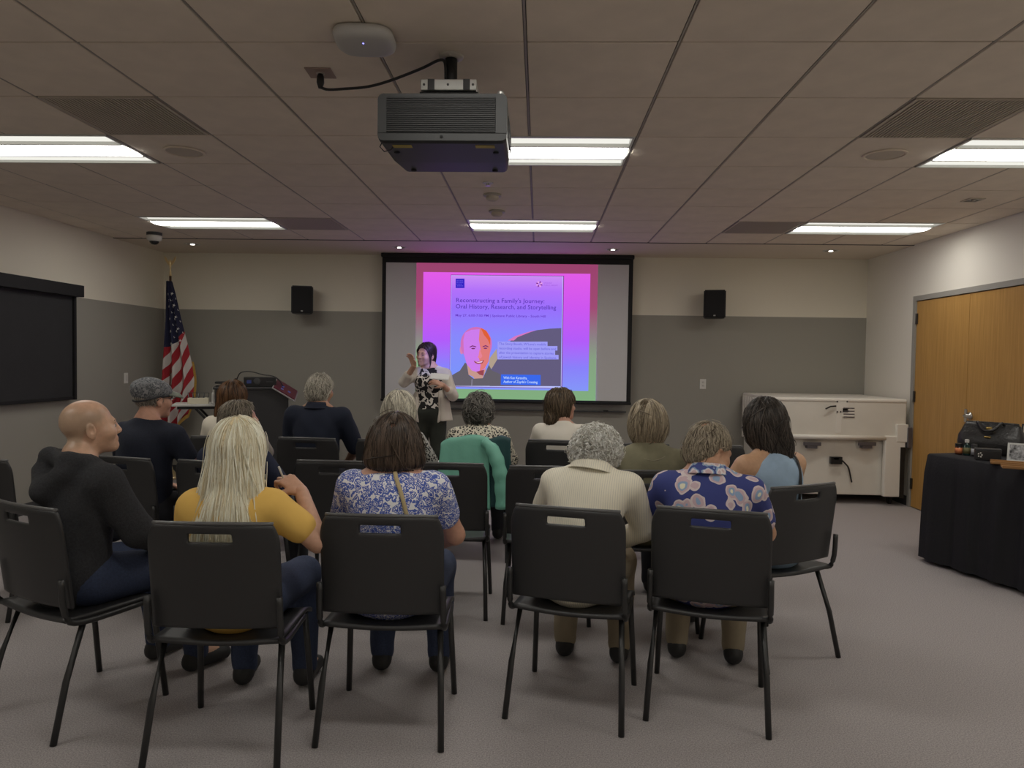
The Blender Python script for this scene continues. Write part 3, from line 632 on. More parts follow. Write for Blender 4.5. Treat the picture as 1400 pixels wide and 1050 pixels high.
t = thing('tissue_box', 'small cream box on the white side shelf of the lectern', 'box', atl(-.53, -.05, .9751), LA)
obj('carton', box(B(), (-.1, -.06, 0), (.1, .06, .06), .004), m_cream, t); obj('lid_slot', box(B(), (-.06, -.015, .06), (.06, .015, .0615)), m_dgrey, t)
t = thing('wire_stand', 'black wire stand on the cream box at the lectern shelf', 'stand', atl(-.53, -.05, 1.0371), LA); bm = B()
for x in (-.09, -.05, .0, .05, .09): tube(bm, [(x, -.04, 0), (x*1.1, 0, .05), (x, .04, 0)], .0035, 6)
tube(bm, [(-.1, 0, .05), (.1, 0, .05)], .0035, 6); obj('wire_frame', bm, m_blk, t)
t = thing('spray_bottle', 'slim white bottle at the inner end of the lectern side shelf', 'bottle', atl(-.385, -.1, .9751))
obj('bottle_body', lathe(B(), [(.018, 0), (.019, .1), (.012, .12)], n=16), m_white, t); obj('cap', lathe(B(), [(.008, .12), (.008, .17), (.004, .175)], n=12), m_white, t)

# ================================================================== BEIGE METAL CASE (right)
cs = thing('equipment_case', 'large beige metal equipment case with latches by the oak doors', 'equipment case', (0, 0, 0))
m_bei = mat('beige_enamel', (.74, .70, .625), .45, noise=.03, nscale=5); m_bei2 = mat('beige_enamel_light', (.80, .76, .69), .4); m_pur = mat('zinc_hardware', (.16, .15, .165), .4, .6)
cx0, cx1, cy0, cy1 = 2.46, 3.865, 7.72, 8.82
obj('upper_body', box(B(), (cx0, cy0, .72), (cx1, cy1, 1.115), .02, 3), m_bei, cs); obj('lid', box(B(), (cx0+.005, cy0-.008, 1.085), (cx1-.005, cy1, 1.125), .015, 3), m_bei2, cs)
obj('lower_body', box(B(), (cx0+.03, cy0+.05, .1), (cx1-.02, cy1, .72), .01), m_bei, cs)
bm = B(); tube(bm, [(cx0+.02, cy0-.012, .715), (cx1-.22, cy0-.012, .715)], .024, 14); obj('front_roll', bm, m_bei2, cs, True)
rm = None
for k in range(11):
    o = obj('rib', rm or box(B(), (cx0-.014, 0, .6), (cx0+.004, .045, 1.09), .008), m_bei2, cs); rm = o.data; o.location.y = cy0+.06+k*.094
obj('dark_end_panel', box(B(), (cx0-.004, cy0+.25, .62), (cx0+.002, cy1-.05, .9)), m_blk, cs)  # flat black panel between the end ribs
def cp(x, y): p = on(x, y, Y=cy0); return p.x, p.z
def fb(name, x0, y0_, x1, y1_, d, m, bev=.003):
    a = cp(x0, y1_); b = cp(x1, y0_); return obj(name, box(B(), (a[0], cy0-d, a[1]), (b[0], cy0+.002, b[1]), bev), m, cs)
fb('latch_plate', 1143, 547, 1160, 564, .006, m_bei2); fb('latch_bar', 1142.5, 564, 1151, 592, .004, m_bei2); fb('hasp', 1151, 558, 1168, 570, .006, m_bei2)
for y in (558, 562, 566, 570): fb('hasp_slot', 1153, y-.5, 1168, y+.6, .008, m_pur, .0005)
for q in ((1144.5, 549), (1158, 549), (1144.5, 563), (1149, 563)): fb('rivet', q[0]-1, q[1]-1, q[0]+1, q[1]+1, .009, m_dgrey, .001)
p0 = cp(1142, 555); p1 = cp(1134, 555.5); p2 = cp(1127, 558.5)
obj('latch_lever', tube(B(), [(p0[0], cy0-.015, p0[1]), (p1[0], cy0-.03, p1[1]), (p2[0], cy0-.04, p2[1])], .008, 8), m_blk, cs)
for xx in (1110, 1185):
    h = fb('handle', xx-12, 604.5, xx+12, 609, .02, m_pur); a = cp(xx-7, 613); b = cp(xx+7, 609); g_ = B(); box(g_, (a[0], cy0-.015, a[1]), (b[0], cy0+.06, b[1]), .003)
    obj('handle_grip', g_, m_pur, h)
fb('rating_label', 1136, 625, 1152, 634.5, -.044, m_blk, .001); fb('label_print', 1140, 626, 1147, 628.5, -.042, mat('label_olive', (.2, .2, .09), .5), .0005)
bm = B(); tube(bm, smooth_path([(cp(1152, 629)[0], cy0+.035, cp(1152, 629)[1]), (cp(1157, 634)[0], cy0+.03, cp(1157, 634)[1]), (cp(1162, 641)[0], cy0+.03, cp(1162, 641)[1]), (cp(1166, 660)[0], cy0+.03, cp(1166, 660)[1])]), .008, 6); obj('power_lead', bm, m_blk, cs, True)
obj('corner_post', box(B(), (cx1-.23, cy0-.03, .1), (cx1-.02, cy0+.03, .74), .01), m_bei2, cs); fb('hinge_plate', 1224, 580, 1240, 604, .035, m_bei2, .006)
fb('post_slot', 1227, 611, 1235.5, 680, .034, m_blk, .001); fb('side_lock', 1237.5, 584, 1244.5, 612, .05, m_pur, .006)
for x in (cx0+.1, cx1-.1):
    for y in (cy0+.12, cy1-.12): o = obj('caster', lathe(B(), [(.045, -.015), (.05, -.01), (.05, .01), (.045, .015)], n=18), m_blk, cs); o.matrix_local = T(x, y, .05) @ Matrix.Rotation(math.pi/2, 4, 'Y')

# ================================================================== TABLE WITH BLACK CLOTH AND ITS DISPLAY
TZ = .82; ta = math.radians(18); TO = on(1271, 620, Z=TZ); tb = thing('folding_table', 'folding table against the oak doors, hidden by its black cloth', 'table', (TO.x, TO.y, 0), ta)
obj('table_top', box(B(), (0, -1.15, TZ-.04), (.5, 0, TZ-.006), .004), m_dgrey, tb)
for x in (.06, .44):
    for y in (-.08, -1.07): obj('leg', lathe(B(), [(.016, 0), (.016, TZ-.04)], n=12), m_steel, tb).location = (x, y, 0)
m_cloth = mat('black_tablecloth', (.008, .008, .011), .85, bump=.2, bscale=60)
bm = B(); NP = 96; per = []
for k in range(NP):
    s_ = k/NP*3.3
    if s_ < .5: p = (s_, 0, 0, 1)
    elif s_ < 1.65: p = (.5, -(s_-.5), 1, 0)
    elif s_ < 2.15: p = (.5-(s_-1.65), -1.15, 0, -1)
    else: p = (0, -1.15+(s_-2.15), -1, 0)
    per.append(p)
lv = [(0, TZ), (.012, TZ-.012), (.03, TZ-.15), (.04, TZ-.4), (.05, .03)]; R = []
for d, z in lv:
    ring = []
    for k, (x, y, nx, ny) in enumerate(per):
        wv = (.016*math.sin(k*.9)+.01*math.sin(k*2.1))*min(1, (TZ-z)*3); cx_, cy_ = .25, -.575
        lx, ly = (x-cx_)/abs(x-cx_) if abs(x-cx_) > .2 else 0, (y-cy_)/abs(y-cy_) if abs(y-cy_) > .5 else 0
        ring.append(bm.verts.new((x+(nx or 0)*(d+wv)+(lx*d*.5 if not nx else 0), y+(ny or 0)*(d+wv)+(ly*d*.5 if not ny else 0), z)))
    R.append(ring)
for a, b in zip(R, R[1:]):
    for k in range(NP): bm.faces.new((a[k], a[(k+1) % NP], b[(k+1) % NP], b[k]))
bm.faces.new(R[0]); tcl = obj('tablecloth', bm, m_cloth, None, True); tcl.location = (TO.x, TO.y, .0005); tcl.rotation_euler.z = ta
tag(tcl, 'black cloth draped over the table by the oak doors', 'tablecloth')
m_lea = mat('black_leather', (.016, .015, .015), .38, noise=.3, nscale=30, bump=.35, bscale=55); m_brass = mat('brass', (.8, .6, .22), .25, 1.)
bg = thing('doctor_bag', 'black leather doctor bag with brass clasp on the black tablecloth', 'bag', (*on(1355, 621, Z=TZ).xy, TZ+.0015), math.radians(-48))
sec = [(0, .215, .09), (.02, .22, .10), (.09, .222, .104), (.14, .216, .09), (.175, .2, .06), (.205, .185, .034), (.222, .172, .022)]; bm = B(); R = []
for z, hx, hy in sec:
    R.append([bm.verts.new((c*hx, s*hy*(1+.05*math.sin(9*c+z*30)), z+(.012*abs(c) if z > .2 else 0))) for c, s in [(math.copysign(abs(math.cos(2*math.pi*k/44))**.5, math.cos(2*math.pi*k/44)), math.copysign(abs(math.sin(2*math.pi*k/44))**.6, math.sin(2*math.pi*k/44))) for k in range(44)]])
for a, b in zip(R, R[1:]):
    for k in range(44): bm.faces.new((a[k], a[(k+1) % 44], b[(k+1) % 44], b[k]))
bm.faces.new(R[0]); bm.faces.new(R[-1]); obj('bag_body', bm, m_lea, bg, True)
bm = B(); tube(bm, [(-.172, 0, .23), (-.1, 0, .232), (.1, 0, .232), (.172, 0, .23)], .011, 8); obj('frame_bar', bm, m_lea, bg, True)
bm = B(); tube(bm, smooth_path([(-.085, -.03, .225), (-.075, -.055, .237), (-.03, -.09, .185), (.03, -.09, .185), (.075, -.055, .237), (.085, -.03, .225)]), .011, 8); obj('handle', bm, m_lea, bg, True)
bm = B(); box(bm, (-.02, -.078, .185), (.02, -.045, .207), .006); obj('clasp', bm, m_brass, bg); obj('lock_plate', box(B(), (-.022, -.103, .125), (.022, -.085, .14), .004), m_brass, bg)
def jar(name, label, x, y, r, h, cm, lm=None, lid=None, group=None, nh=0.):
    t = thing(name, label, 'bottle', (x, y, TZ+.0015)); pr_ = [(r*.95, 0), (r, .004), (r, h)]
    if nh: pr_ += [(r*.5, h+nh*.4), (r*.45, h+nh)]
    obj('glass', lathe(B(), pr_, n=20), cm, t, True)
    if lm: obj('paper_label', lathe(B(), [(r*1.02, h*.18), (r*1.02, h*.82)], n=20), lm, t, True)
    if lid: obj('lid', lathe(B(), [(r*(.62 if nh else 1.02), h+nh*.95), (r*(.62 if nh else 1.02), h+nh+.02), (r*.4, h+nh+.023)], n=18), lid, t)
    return t
m_amb = mat('brown_glass', (.05, .02, .012), .15); m_grn = mat('green_glass', (.015, .04, .035), .12)
def tp(x, y): p = on(x, y, Z=TZ); return p.x, p.y
jar('pill_jar', 'small brown jar with an orange label in front of the doctor bag', *tp(1310.5, 621.5), .024, .062, m_amb, mat('orange_label', (.72, .24, .09), .6), m_blk)
jar('medicine_bottle', 'dark green bottle with a white cap in front of the doctor bag', *tp(1321.5, 622.5), .024, .07, m_grn, mat('olive_label', (.16, .15, .06), .6), m_white, nh=.025)
jar('salve_jar', 'small black jar with a grey label beside the green bottle', *tp(1331.5, 624), .02, .068, m_blk, mat('grey_label', (.4, .4, .42), .6), m_dgrey)
t = thing('black_case', 'small black hinged case with a white emblem in front of the doctor bag', 'case', (*tp(1350, 629.5), TZ+.0015), math.radians(-22))
obj('case_body', box(B(), (-.078, -.03, 0), (.078, .03, .07), .004), m_blk, t); obj('case_lid', box(B(), (-.079, -.031, .07), (.079, .031, .084), .004), m_dgrey, t)
bm = B()
for k in range(5): a = k*1.3; box(bm, (-.05+.011*math.cos(a)-.004, -.0315, .038+.014*math.sin(a)-.005), (-.05+.011*math.cos(a)+.004, -.0298, .038+.014*math.sin(a)+.005))
obj('emblem', bm, m_white, t)
t = thing('brass_bell', 'tiny brass ornament at the corner of the black case', 'ornament', (*tp(1365, 630.2), TZ+.0015)); obj('ornament_base', lathe(B(), [(.009, 0), (.009, .006), (.004, .009)], n=14), m_brass, t); obj('ornament_stem', lathe(B(), [(.004, .009), (.006, .018), (.002, .024)], n=12), m_brass, t)
m_bk = mat('book_wood', (.30, .15, .05), .5)
for k, (q, a, hw_, hl, lab) in enumerate((((1378, 635), -30, .055, .1, 'flat wooden tray in front of the silver photo frame'), ((1392, 641), -26, .05, .09, 'flat wooden tray nearest the table edge'))):
    p = tp(*q); t = thing('wooden_tray', lab, 'tray', (p[0], p[1], TZ+.0015), math.radians(a)); obj('tray_base', box(B(), (-hl, -hw_, 0), (hl, hw_, .008), .002), m_bk, t)
    for s in (-1, 1): obj('tray_rim', box(B(), (-hl, s*hw_-.006, .004), (hl, s*hw_+.006, .02), .002), m_bk, t)
def stand_frame(label, q, a, w_, h_, fm, pm):
    p = tp(*q); t = thing('photo_frame', label, 'photo frame', (p[0], p[1], TZ+.0015), math.radians(a)); M = Matrix.Rotation(math.radians(-14), 4, 'X')
    bm = B()
    for s in (-1, 1): box(bm, (min(s*w_, s*(w_-.012)), -.006, 0), (max(s*w_, s*(w_-.012)), .006, h_), M=M)
    box(bm, (-w_+.012, -.006, 0), (w_-.012, .006, .012), M=M); box(bm, (-w_+.012, -.006, h_-.012), (w_-.012, .006, h_), M=M); obj('frame', bm, fm, t)
    obj('picture', box(B(), (-w_+.01, -.003, .01), (w_-.01, .003, h_-.01), M=M), pm, t); obj('easel_back', box(B(), (-.02, .0, 0), (.02, .006, h_*.8), M=T(0, h_*.35, 0) @ Matrix.Rotation(math.radians(8), 4, 'X')), m_blk, t)
m_ph = mat('grey_photograph', (.30, .30, .31), .4, noise=.9, nscale=45)
stand_frame('silver photo frame with a grey photograph leaning by the doctor bag', (1394, 632), -40, .075, .13, m_sil, m_ph)
stand_frame('taller black photo frame behind the silver one', (1414, 622), -40, .09, .23, m_blk, mat('sepia_photograph', (.5, .44, .36), .5, noise=.5, nscale=30))

# ================================================================== SCULPTING TOOLS (smooth-blended solids -> one surface)
def V3(*a): return np.array(a, dtype=np.float64)
class Rc:            # tapered limb
    def __init__(s, a, b, ra, rb, k=.04): s.a, s.b, s.ra, s.rb, s.k = V3(*a), V3(*b), ra, rb, k
    def box(s): r = max(s.ra, s.rb); return np.minimum(s.a, s.b)-r, np.maximum(s.a, s.b)+r
    def ev(s, P):
        ba = s.b-s.a; L = max(ba@ba, 1e-9); q = P-s.a; h = np.clip((q@ba)/L, 0, 1)
        return np.sqrt(((q-h[..., None]*ba)**2).sum(-1))-(s.ra+(s.rb-s.ra)*h)
class El:            # ellipsoid, R = 3x3 columns are its axes
    def __init__(s, c, r, R=None, k=.04): s.c, s.r, s.R, s.k = V3(*c), V3(*r), (np.eye(3) if R is None else np.asarray(R)), k
    def box(s): e = np.sqrt(((s.R*s.r)**2).sum(1)); return s.c-e, s.c+e
    def ev(s, P):
        q = (P-s.c)@s.R; a = q/s.r; k0 = np.sqrt((a**2).sum(-1)); k1 = np.sqrt(((a/s.r)**2).sum(-1)); return k0*(k0-1)/np.maximum(k1, 1e-6)
def smin(a, b, k): h = np.clip(.5+.5*(b-a)/k, 0, 1); return b*(1-h)+a*h-k*h*(1-h)
def smax(a, b, k): return -smin(-a, -b, k)
def evp(prims, P, subs=()):
    d = np.full(P.shape[:-1], 9.)
    for p in prims: d = smin(d, p.ev(P), p.k)
    for p in subs: d = smax(d, -p.ev(P), p.k)
    return d
def axis(lo, hi, fine, hf, hc):
    out = [lo]; 
    while out[-1] < hi:
        x = out[-1]; out.append(x+(hf if any(a-hc <= x <= b for a, b in fine) else hc))
    return np.array(out)
def nets(D, xs, ys, zs):
    S = D < 0; nx, ny, nz = D.shape
    c = np.zeros((nx-1, ny-1, nz-1), np.int8)
    for i in (0, 1):
        for j in (0, 1):
            for k in (0, 1): c += S[i:nx-1+i, j:ny-1+j, k:nz-1+k]
    I, J, K = np.nonzero((c > 0) & (c < 8)); n = len(I)
    if n == 0: return np.zeros((0, 3)), np.zeros((0, 4), int)
    idx = np.full(c.shape, -1, np.int64); idx[I, J, K] = np.arange(n)
    acc = np.zeros((n, 3)); cnt = np.zeros(n)
    cor = [(0, 0, 0), (1, 0, 0), (0, 1, 0), (1, 1, 0), (0, 0, 1), (1, 0, 1), (0, 1, 1), (1, 1, 1)]
    for a in range(8):
        for b in range(a+1, 8):
            if sum(abs(cor[a][q]-cor[b][q]) for q in range(3)) != 1: continue
            da = D[I+cor[a][0], J+cor[a][1], K+cor[a][2]]; db = D[I+cor[b][0], J+cor[b][1], K+cor[b][2]]; m = (da < 0) != (db < 0)
            t = np.where(m, da/np.where(m, da-db, 1), 0); pa = np.stack([xs[I+cor[a][0]], ys[J+cor[a][1]], zs[K+cor[a][2]]], 1); pb = np.stack([xs[I+cor[b][0]], ys[J+cor[b][1]], zs[K+cor[b][2]]], 1)
            acc += np.where(m[:, None], pa+t[:, None]*(pb-pa), 0); cnt += m
    V = acc/cnt[:, None]; F = []
    for ax in range(3):
        sl0 = [slice(1, -1)]*3; sl1 = [slice(1, -1)]*3; sl0[ax] = slice(0, -1); sl1[ax] = slice(1, None)
        A, Bq = S[tuple(sl0)], S[tuple(sl1)]; i, j, k = np.nonzero(A != Bq); fl = A[i, j, k]; g = [i, j, k]
        for q in range(3):
            if q != ax: g[q] = g[q]+1
        u, v = [(1, 2), (2, 0), (0, 1)][ax]
        def cell(du, dv): h = [x.copy() for x in g]; h[u] -= du; h[v] -= dv; return idx[h[0], h[1], h[2]]
        q4 = np.stack([cell(1, 1), cell(0, 1), cell(0, 0), cell(1, 0)], 1); q4[~fl] = q4[~fl][:, ::-1]; F.append(q4)
    F = np.concatenate(F); return V, F[(F >= 0).all(1)]
def field(prims, xs, ys, zs, subs=(), extra=None):
    D = np.full((len(xs), len(ys), len(zs)), .5); hm = .03
    def sub(p, f):
        lo, hi = p.box(); m = p.k+hm; s = []
        for arr, l, h in zip((xs, ys, zs), lo-m, hi+m):
            a, b = np.searchsorted(arr, l), np.searchsorted(arr, h)
            if b <= a: return
            s.append(slice(a, b))
        P = np.stack(np.meshgrid(xs[s[0]], ys[s[1]], zs[s[2]], indexing='ij'), -1); t = tuple(s); D[t] = f(D[t], p.ev(P), p.k)
    for p in prims: sub(p, smin)
    for p in subs: sub(p, lambda a, b, k: smax(a, -b, k))
    if extra is not None: D = extra(D, xs, ys, zs)
    return D
def sculpt(prims, h, subs=(), fine=None, hf=None, extra=None, lo=None, hi=None):
    bx_ = [p.box() for p in prims]; l = np.min([b[0] for b in bx_], 0)-.03; u = np.max([b[1] for b in bx_], 0)+.03
    if lo is not None: l = np.maximum(l, lo); u = np.minimum(u, hi)
    fine = fine or [[], [], []]; xs, ys, zs = [axis(l[q], u[q], fine[q], hf or h, h) for q in range(3)]
    D = field(prims, xs, ys, zs, subs, extra)
    for q in range(3):
        s = [slice(None)]*3
        for e in (0, -1): s[q] = e; D[tuple(s)] = np.maximum(D[tuple(s)], .01)
    return nets(D, xs, ys, zs)
def npmesh(name, V, F, mats, parent, smooth=True, midx=None):
    me = bpy.data.meshes.new(name); n = F.shape[1]
    me.vertices.add(len(V)); me.vertices.foreach_set('co', np.asarray(V, np.float32).ravel()); me.loops.add(F.size); me.loops.foreach_set('vertex_index', F.ravel().astype(np.int32))
    me.polygons.add(len(F)); me.polygons.foreach_set('loop_start', np.arange(0, F.size, n, dtype=np.int32)); me.polygons.foreach_set('loop_total', np.full(len(F), n, np.int32))
    if midx is not None: me.polygons.foreach_set('material_index', midx.astype(np.int32))
    me.update(calc_edges=True); me.validate()
    for m in mats: me.materials.append(m)
    if smooth: me.shade_smooth()
    return obj(name, me, None, parent)
def joinVF(parts):
    Vs, Fs, o = [], [], 0
    for V, F in parts: Vs.append(V); Fs.append(F+o); o += len(V)
    return np.concatenate(Vs), np.concatenate(Fs)

# ------------------------------------------------------------------ materials for people
def skin(name, c): return mat('skin_'+name, c, .48, noise=.06, nscale=60, spec=.4)
def hairmat(name, c1, c2, rough=.42):
    k = 'hair_'+name
    if k in MATS: return MATS[k]
    m = mat(k, c1, rough, spec=.35); nt, b, N, L = nodes_of(m); g = N('ShaderNodeNewGeometry'); r = N('ShaderNodeValToRGB'); L(g.outputs['Random Per Island'], r.inputs[0])
    r.color_ramp.elements[0].color = (*c1, 1); r.color_ramp.elements[1].color = (*c2, 1); L(r.outputs[0], b.inputs['Base Color']); return m
def voro(name, cols, scale, thr, rough=.85, rnd=1., distort=0.):
    """cloth print: blotches from a Voronoi / noise field. cols = [(pos, colour), ...] on the ramp"""
    if name in MATS: return MATS[name]
    m = mat(name, cols[0][1], rough); nt, b, N, L = nodes_of(m); tc = N('ShaderNodeTexCoord'); v = N('ShaderNodeTexVoronoi'); v.inputs['Scale'].default_value = scale; v.inputs['Randomness'].default_value = rnd
    src = tc.outputs['Object']
    if distort:
        n = N('ShaderNodeTexNoise'); n.inputs['Scale'].default_value = scale*.8; L(src, n.inputs['Vector']); mx = N('ShaderNodeMix'); mx.data_type = 'VECTOR'; mx.inputs[0].default_value = distort; L(src, mx.inputs[4]); L(n.outputs['Color'], mx.inputs[5]); src = mx.outputs[1]
    L(src, v.inputs['Vector']); r = N('ShaderNodeValToRGB'); r.color_ramp.interpolation = 'CONSTANT'; L(v.outputs['Distance'], r.inputs[0])
    while len(r.color_ramp.elements) < len(cols): r.color_ramp.elements.new(.5)
    for e, (p, c) in zip(r.color_ramp.elements, cols): e.position = p; e.color = (*c, 1)
    L(r.outputs[0], b.inputs['Base Color']); return m
def noisy(name, cols, scale, detail=2, rough=.85):
    if name in MATS: return MATS[name]
    m = mat(name, cols[0][1], rough); nt, b, N, L = nodes_of(m); tc = N('ShaderNodeTexCoord'); n = N('ShaderNodeTexNoise'); n.inputs['Scale'].default_value = scale; n.inputs['Detail'].default_value = detail; n.inputs['Distortion'].default_value = .6
    L(tc.outputs['Object'], n.inputs['Vector']); r = N('ShaderNodeValToRGB'); r.color_ramp.interpolation = 'CONSTANT'; L(n.outputs['Fac'], r.inputs[0])
    while len(r.color_ramp.elements) < len(cols): r.color_ramp.elements.new(.5)
    for e, (p, c) in zip(r.color_ramp.elements, cols): e.position = p; e.color = (*c, 1)
    L(r.outputs[0], b.inputs['Base Color']); return m
def stripes(name, c1, c2, freq, duty, axis_=0):
    if name in MATS: return MATS[name]
    m = mat(name, c1, .85); nt, b, N, L = nodes_of(m); tc = N('ShaderNodeTexCoord'); s = N('ShaderNodeSeparateXYZ'); L(tc.outputs['Object'], s.inputs[0])
    a = N('ShaderNodeMath'); a.operation = 'MULTIPLY'; a.inputs[1].default_value = freq; L(s.outputs[axis_], a.inputs[0]); f = N('ShaderNodeMath'); f.operation = 'FRACT'; L(a.outputs[0], f.inputs[0])
    g = N('ShaderNodeMath'); g.operation = 'LESS_THAN'; g.inputs[1].default_value = duty; L(f.outputs[0], g.inputs[0]); x = N('ShaderNodeMix'); x.data_type = 'RGBA'; L(g.outputs[0], x.inputs[0])
    x.inputs[6].default_value = (*c1, 1); x.inputs[7].default_value = (*c2, 1); L(x.outputs[2], b.inputs['Base Color']); return m

# ------------------------------------------------------------------ head, hair, hands
def head_prims(H, c, f=1.):
    """H 3x3 head axes (right, forward, up), c centre at ear level"""
    def p(x, y, z): return c+H@V3(x, y, z)
    def el(x, y, z, r, k=.02, R=None): return El(p(x, y, z), r, H if R is None else H@R, k)
    pr = [el(0, -.014, .034, (.076, .097, .088), .03), el(0, .036, -.026, (.06, .058, .078), .03), Rc(p(0, .02, -.045), p(0, .068, -.085), .052, .025, .03),
          Rc(p(-.034, .08, .022), p(.034, .08, .022), .014, .014, .015), Rc(p(0, .09, .016), p(0, .109, -.024), .008, .0115, .014), Rc(p(-.011, .1, -.028), p(.011, .1, -.028), .0085, .0085, .01),
          Rc(p(-.018, .091, -.051), p(.018, .091, -.051), .0075, .0075, .01), Rc(p(-.014, .09, -.061), p(.014, .09, -.061), .008, .008, .01), Rc(p(0, .083, -.09), p(0, .087, -.086), .015, .013, .02)]
    for s in (-1, 1):
        pr += [El(p(s*.044, .058, -.022), (.026, .03, .026), H, .025)]
        a = math.radians(18)*s; R = np.array([[math.cos(a), math.sin(a), 0], [-math.sin(a), math.cos(a), 0], [0, 0, 1]])
        pr += [el(s*.082, -.012, -.004, (.0085, .019, .033), .006, R), el(s*.079, -.006, -.03, (.008, .01, .012), .006)]
    sub = [El(p(s*.031, .106, .0), (.016, .016, .011), H, .012) for s in (-1, 1)]+[El(p(s*.092, -.008, .0), (.008, .009, .016), H, .005) for s in (-1, 1)]
    return pr, sub
SCALP = ((0, -.014, .034), (.076, .097, .088))
def hair(parent, name, H, c, st, mats, seed=1):
    """hair in head space: a shaped mass plus many locks that run over it"""
    r = np.random.default_rng(seed); t = st.get('t', .014)
    pr = [El(SCALP[0], V3(*SCALP[1])+t, None, .03)]+[El(a, b, None, k) for a, b, k in st.get('ext', [])]
    zb = st['zb']; ya, za = [q[0] for q in zb], [q[1] for q in zb]; spot = st.get('spot')
    def cut(D, P):
        x, y, z = P[..., 0], P[..., 1], P[..., 2]; D = np.maximum(D, np.interp(y, ya, za)-z)
        if 'yf' in st: D = np.maximum(D, y-st['yf'])
        if 'lump' in st: D = D+st['lump']*np.sin(75*x+2*np.sin(45*z))*np.sin(75*z+1+2*np.sin(45*y))*np.sin(70*y+2)
        if spot: D = np.maximum(D, spot[1]-np.sqrt(((P-V3(*spot[0]))**2).sum(-1)))
        return D
    def ex(D, xs, ys, zs): return cut(D, np.stack(np.meshgrid(xs, ys, zs, indexing='ij'), -1))
    V, F = sculpt(pr, st.get('h', .008), extra=ex)
    n = st.get('n', 1400); Ls, wd, steps = st.get('len', .09), st.get('w', .0022), st.get('steps', 9); g = H.T@V3(0, 0, -1); off = st.get('off', .0015)
    i0 = r.integers(0, len(V), n); p = V[i0]+r.normal(0, .003, (n, 3)); part = st.get('part', 0.)
    if spot: keep = np.sqrt(((p-V3(*spot[0]))**2).sum(1)) > spot[1]*.75; p = p[keep]; n = len(p)
    Lr = Ls*r.uniform(.6, 1.25, n); jit = r.normal(0, st.get('jit', .12), (n, 3)); rows = []; th0 = r.uniform(0, 6.28, n); offs = off+r.uniform(0, 1, n)**2*st.get('loose', .006); fly = r.uniform(0, 1, n) < st.get('fly', .03); jit[fly] *= 3.5; offs[fly] += r.uniform(0, .012, n)[fly]; amp = st.get('curl', 0.); cf = st.get('freq', 9.)
    def sd(q): return evp(pr, q)
    e = .002
    for s in range(steps+1):
        d0 = sd(p); gr = np.stack([sd(p+V3(e, 0, 0))-d0, sd(p+V3(0, e, 0))-d0, sd(p+V3(0, 0, e))-d0], 1); nn = gr/np.maximum(np.linalg.norm(gr, axis=1, keepdims=True), 1e-9)
        p = p-nn*(d0-offs)[:, None]
        rad = p-V3(part, -.03, .1); rad[:, 2] *= .2; rad /= np.maximum(np.linalg.norm(rad, axis=1, keepdims=True), .02)
        v = g*1.+rad*st.get('rad', .55)+jit+V3(*st.get('flow', (0, 0, 0))); v -= nn*(v*nn).sum(1, keepdims=True); v /= np.maximum(np.linalg.norm(v, axis=1, keepdims=True), 1e-6)
        sdv = np.cross(v, nn); f = s/steps; taper = .35+1.3*f if f < .5 else 1.0-(f-.5)*1.5
        q = p.copy(); lift = st.get('lift', 0.)*f*f*r.uniform(.2, 1, n)
        q += nn*lift[:, None]
        if amp: a = th0+s*cf*.35; q += amp*(np.cos(a)[:, None]*sdv+(np.sin(a)*.8+.5)[:, None]*nn)
        wv = wd*max(taper, .15)*(.7+.6*((th0 % 1)))[:, None]
        if spot: wv = wv*np.where(np.sqrt(((p-V3(*spot[0]))**2).sum(1)) < spot[1]*.9, .06, 1)[:, None]
        rows.append(np.stack([q-sdv*wv, q+nn*wd*.9, q+sdv*wv], 1))
        low = p[:, 2] < np.interp(p[:, 1], ya, za)-st.get('over', .012)
        step = np.where(low, 0, Lr/steps); p = p+v*step[:, None]
    A = np.stack(rows, 1)                       # n, steps+1, 3, 3
    VV = A.reshape(-1, 3); base = (np.arange(n)[:, None, None]*(steps+1)+np.arange(steps)[None, :, None])*3+np.arange(2)[None, None, :]
    base = base.reshape(-1); FF = np.stack([base, base+1, base+4, base+3], 1)
    V2, F2 = joinVF([(V, F), (VV, FF)]); V2 = V2@H.T+c
    return npmesh('hair', V2, F2, mats, parent, True, np.r_[np.zeros(len(F)), np.ones(len(FF))])
def hand_prims(w, d, nrm, curl, side, s=1., spread=.22):
    """w wrist, d finger direction, nrm back-of-hand normal; side +1: thumb towards d x nrm"""
    d = V3(*d)/np.linalg.norm(d); nrm = V3(*nrm)-d*(V3(*nrm)@d); nrm /= np.linalg.norm(nrm); lat = np.cross(d, nrm)*side; pr = []
    for q, (o, L, ln) in enumerate(((.026, .088, .072), (.009, .092, .08), (-.008, .088, .074), (-.024, .08, .058))):
        k0 = w+lat*o*s*1.05+d*L*s; pr.append(Rc(w+lat*o*.6*s+d*.005, k0, .0135*s, .0105*s, .012)); p = k0; a = curl*.5; dd = d+lat*spread*(o/.026)*.6
        for seg, fr in enumerate((.45, .31, .24)):
            v = dd*math.cos(a)-nrm*math.sin(a); v /= np.linalg.norm(v); n_ = p+v*ln*fr*s; pr.append(Rc(p, n_, (.0092-.001*seg)*s, (.0084-.001*seg)*s, .004)); p = n_; a += curl*(.9 if seg == 0 else .7)
    b = w+lat*.022*s+d*.02*s; m = b+lat*.026*s+d*.03*s-nrm*.012*s; e = m+d*.03*s+lat*.006*s-nrm*.012*s*(1+curl); pr += [Rc(b, m, .0135*s, .0105*s, .012), Rc(m, e, .0102*s, .008*s, .006)]
    return pr

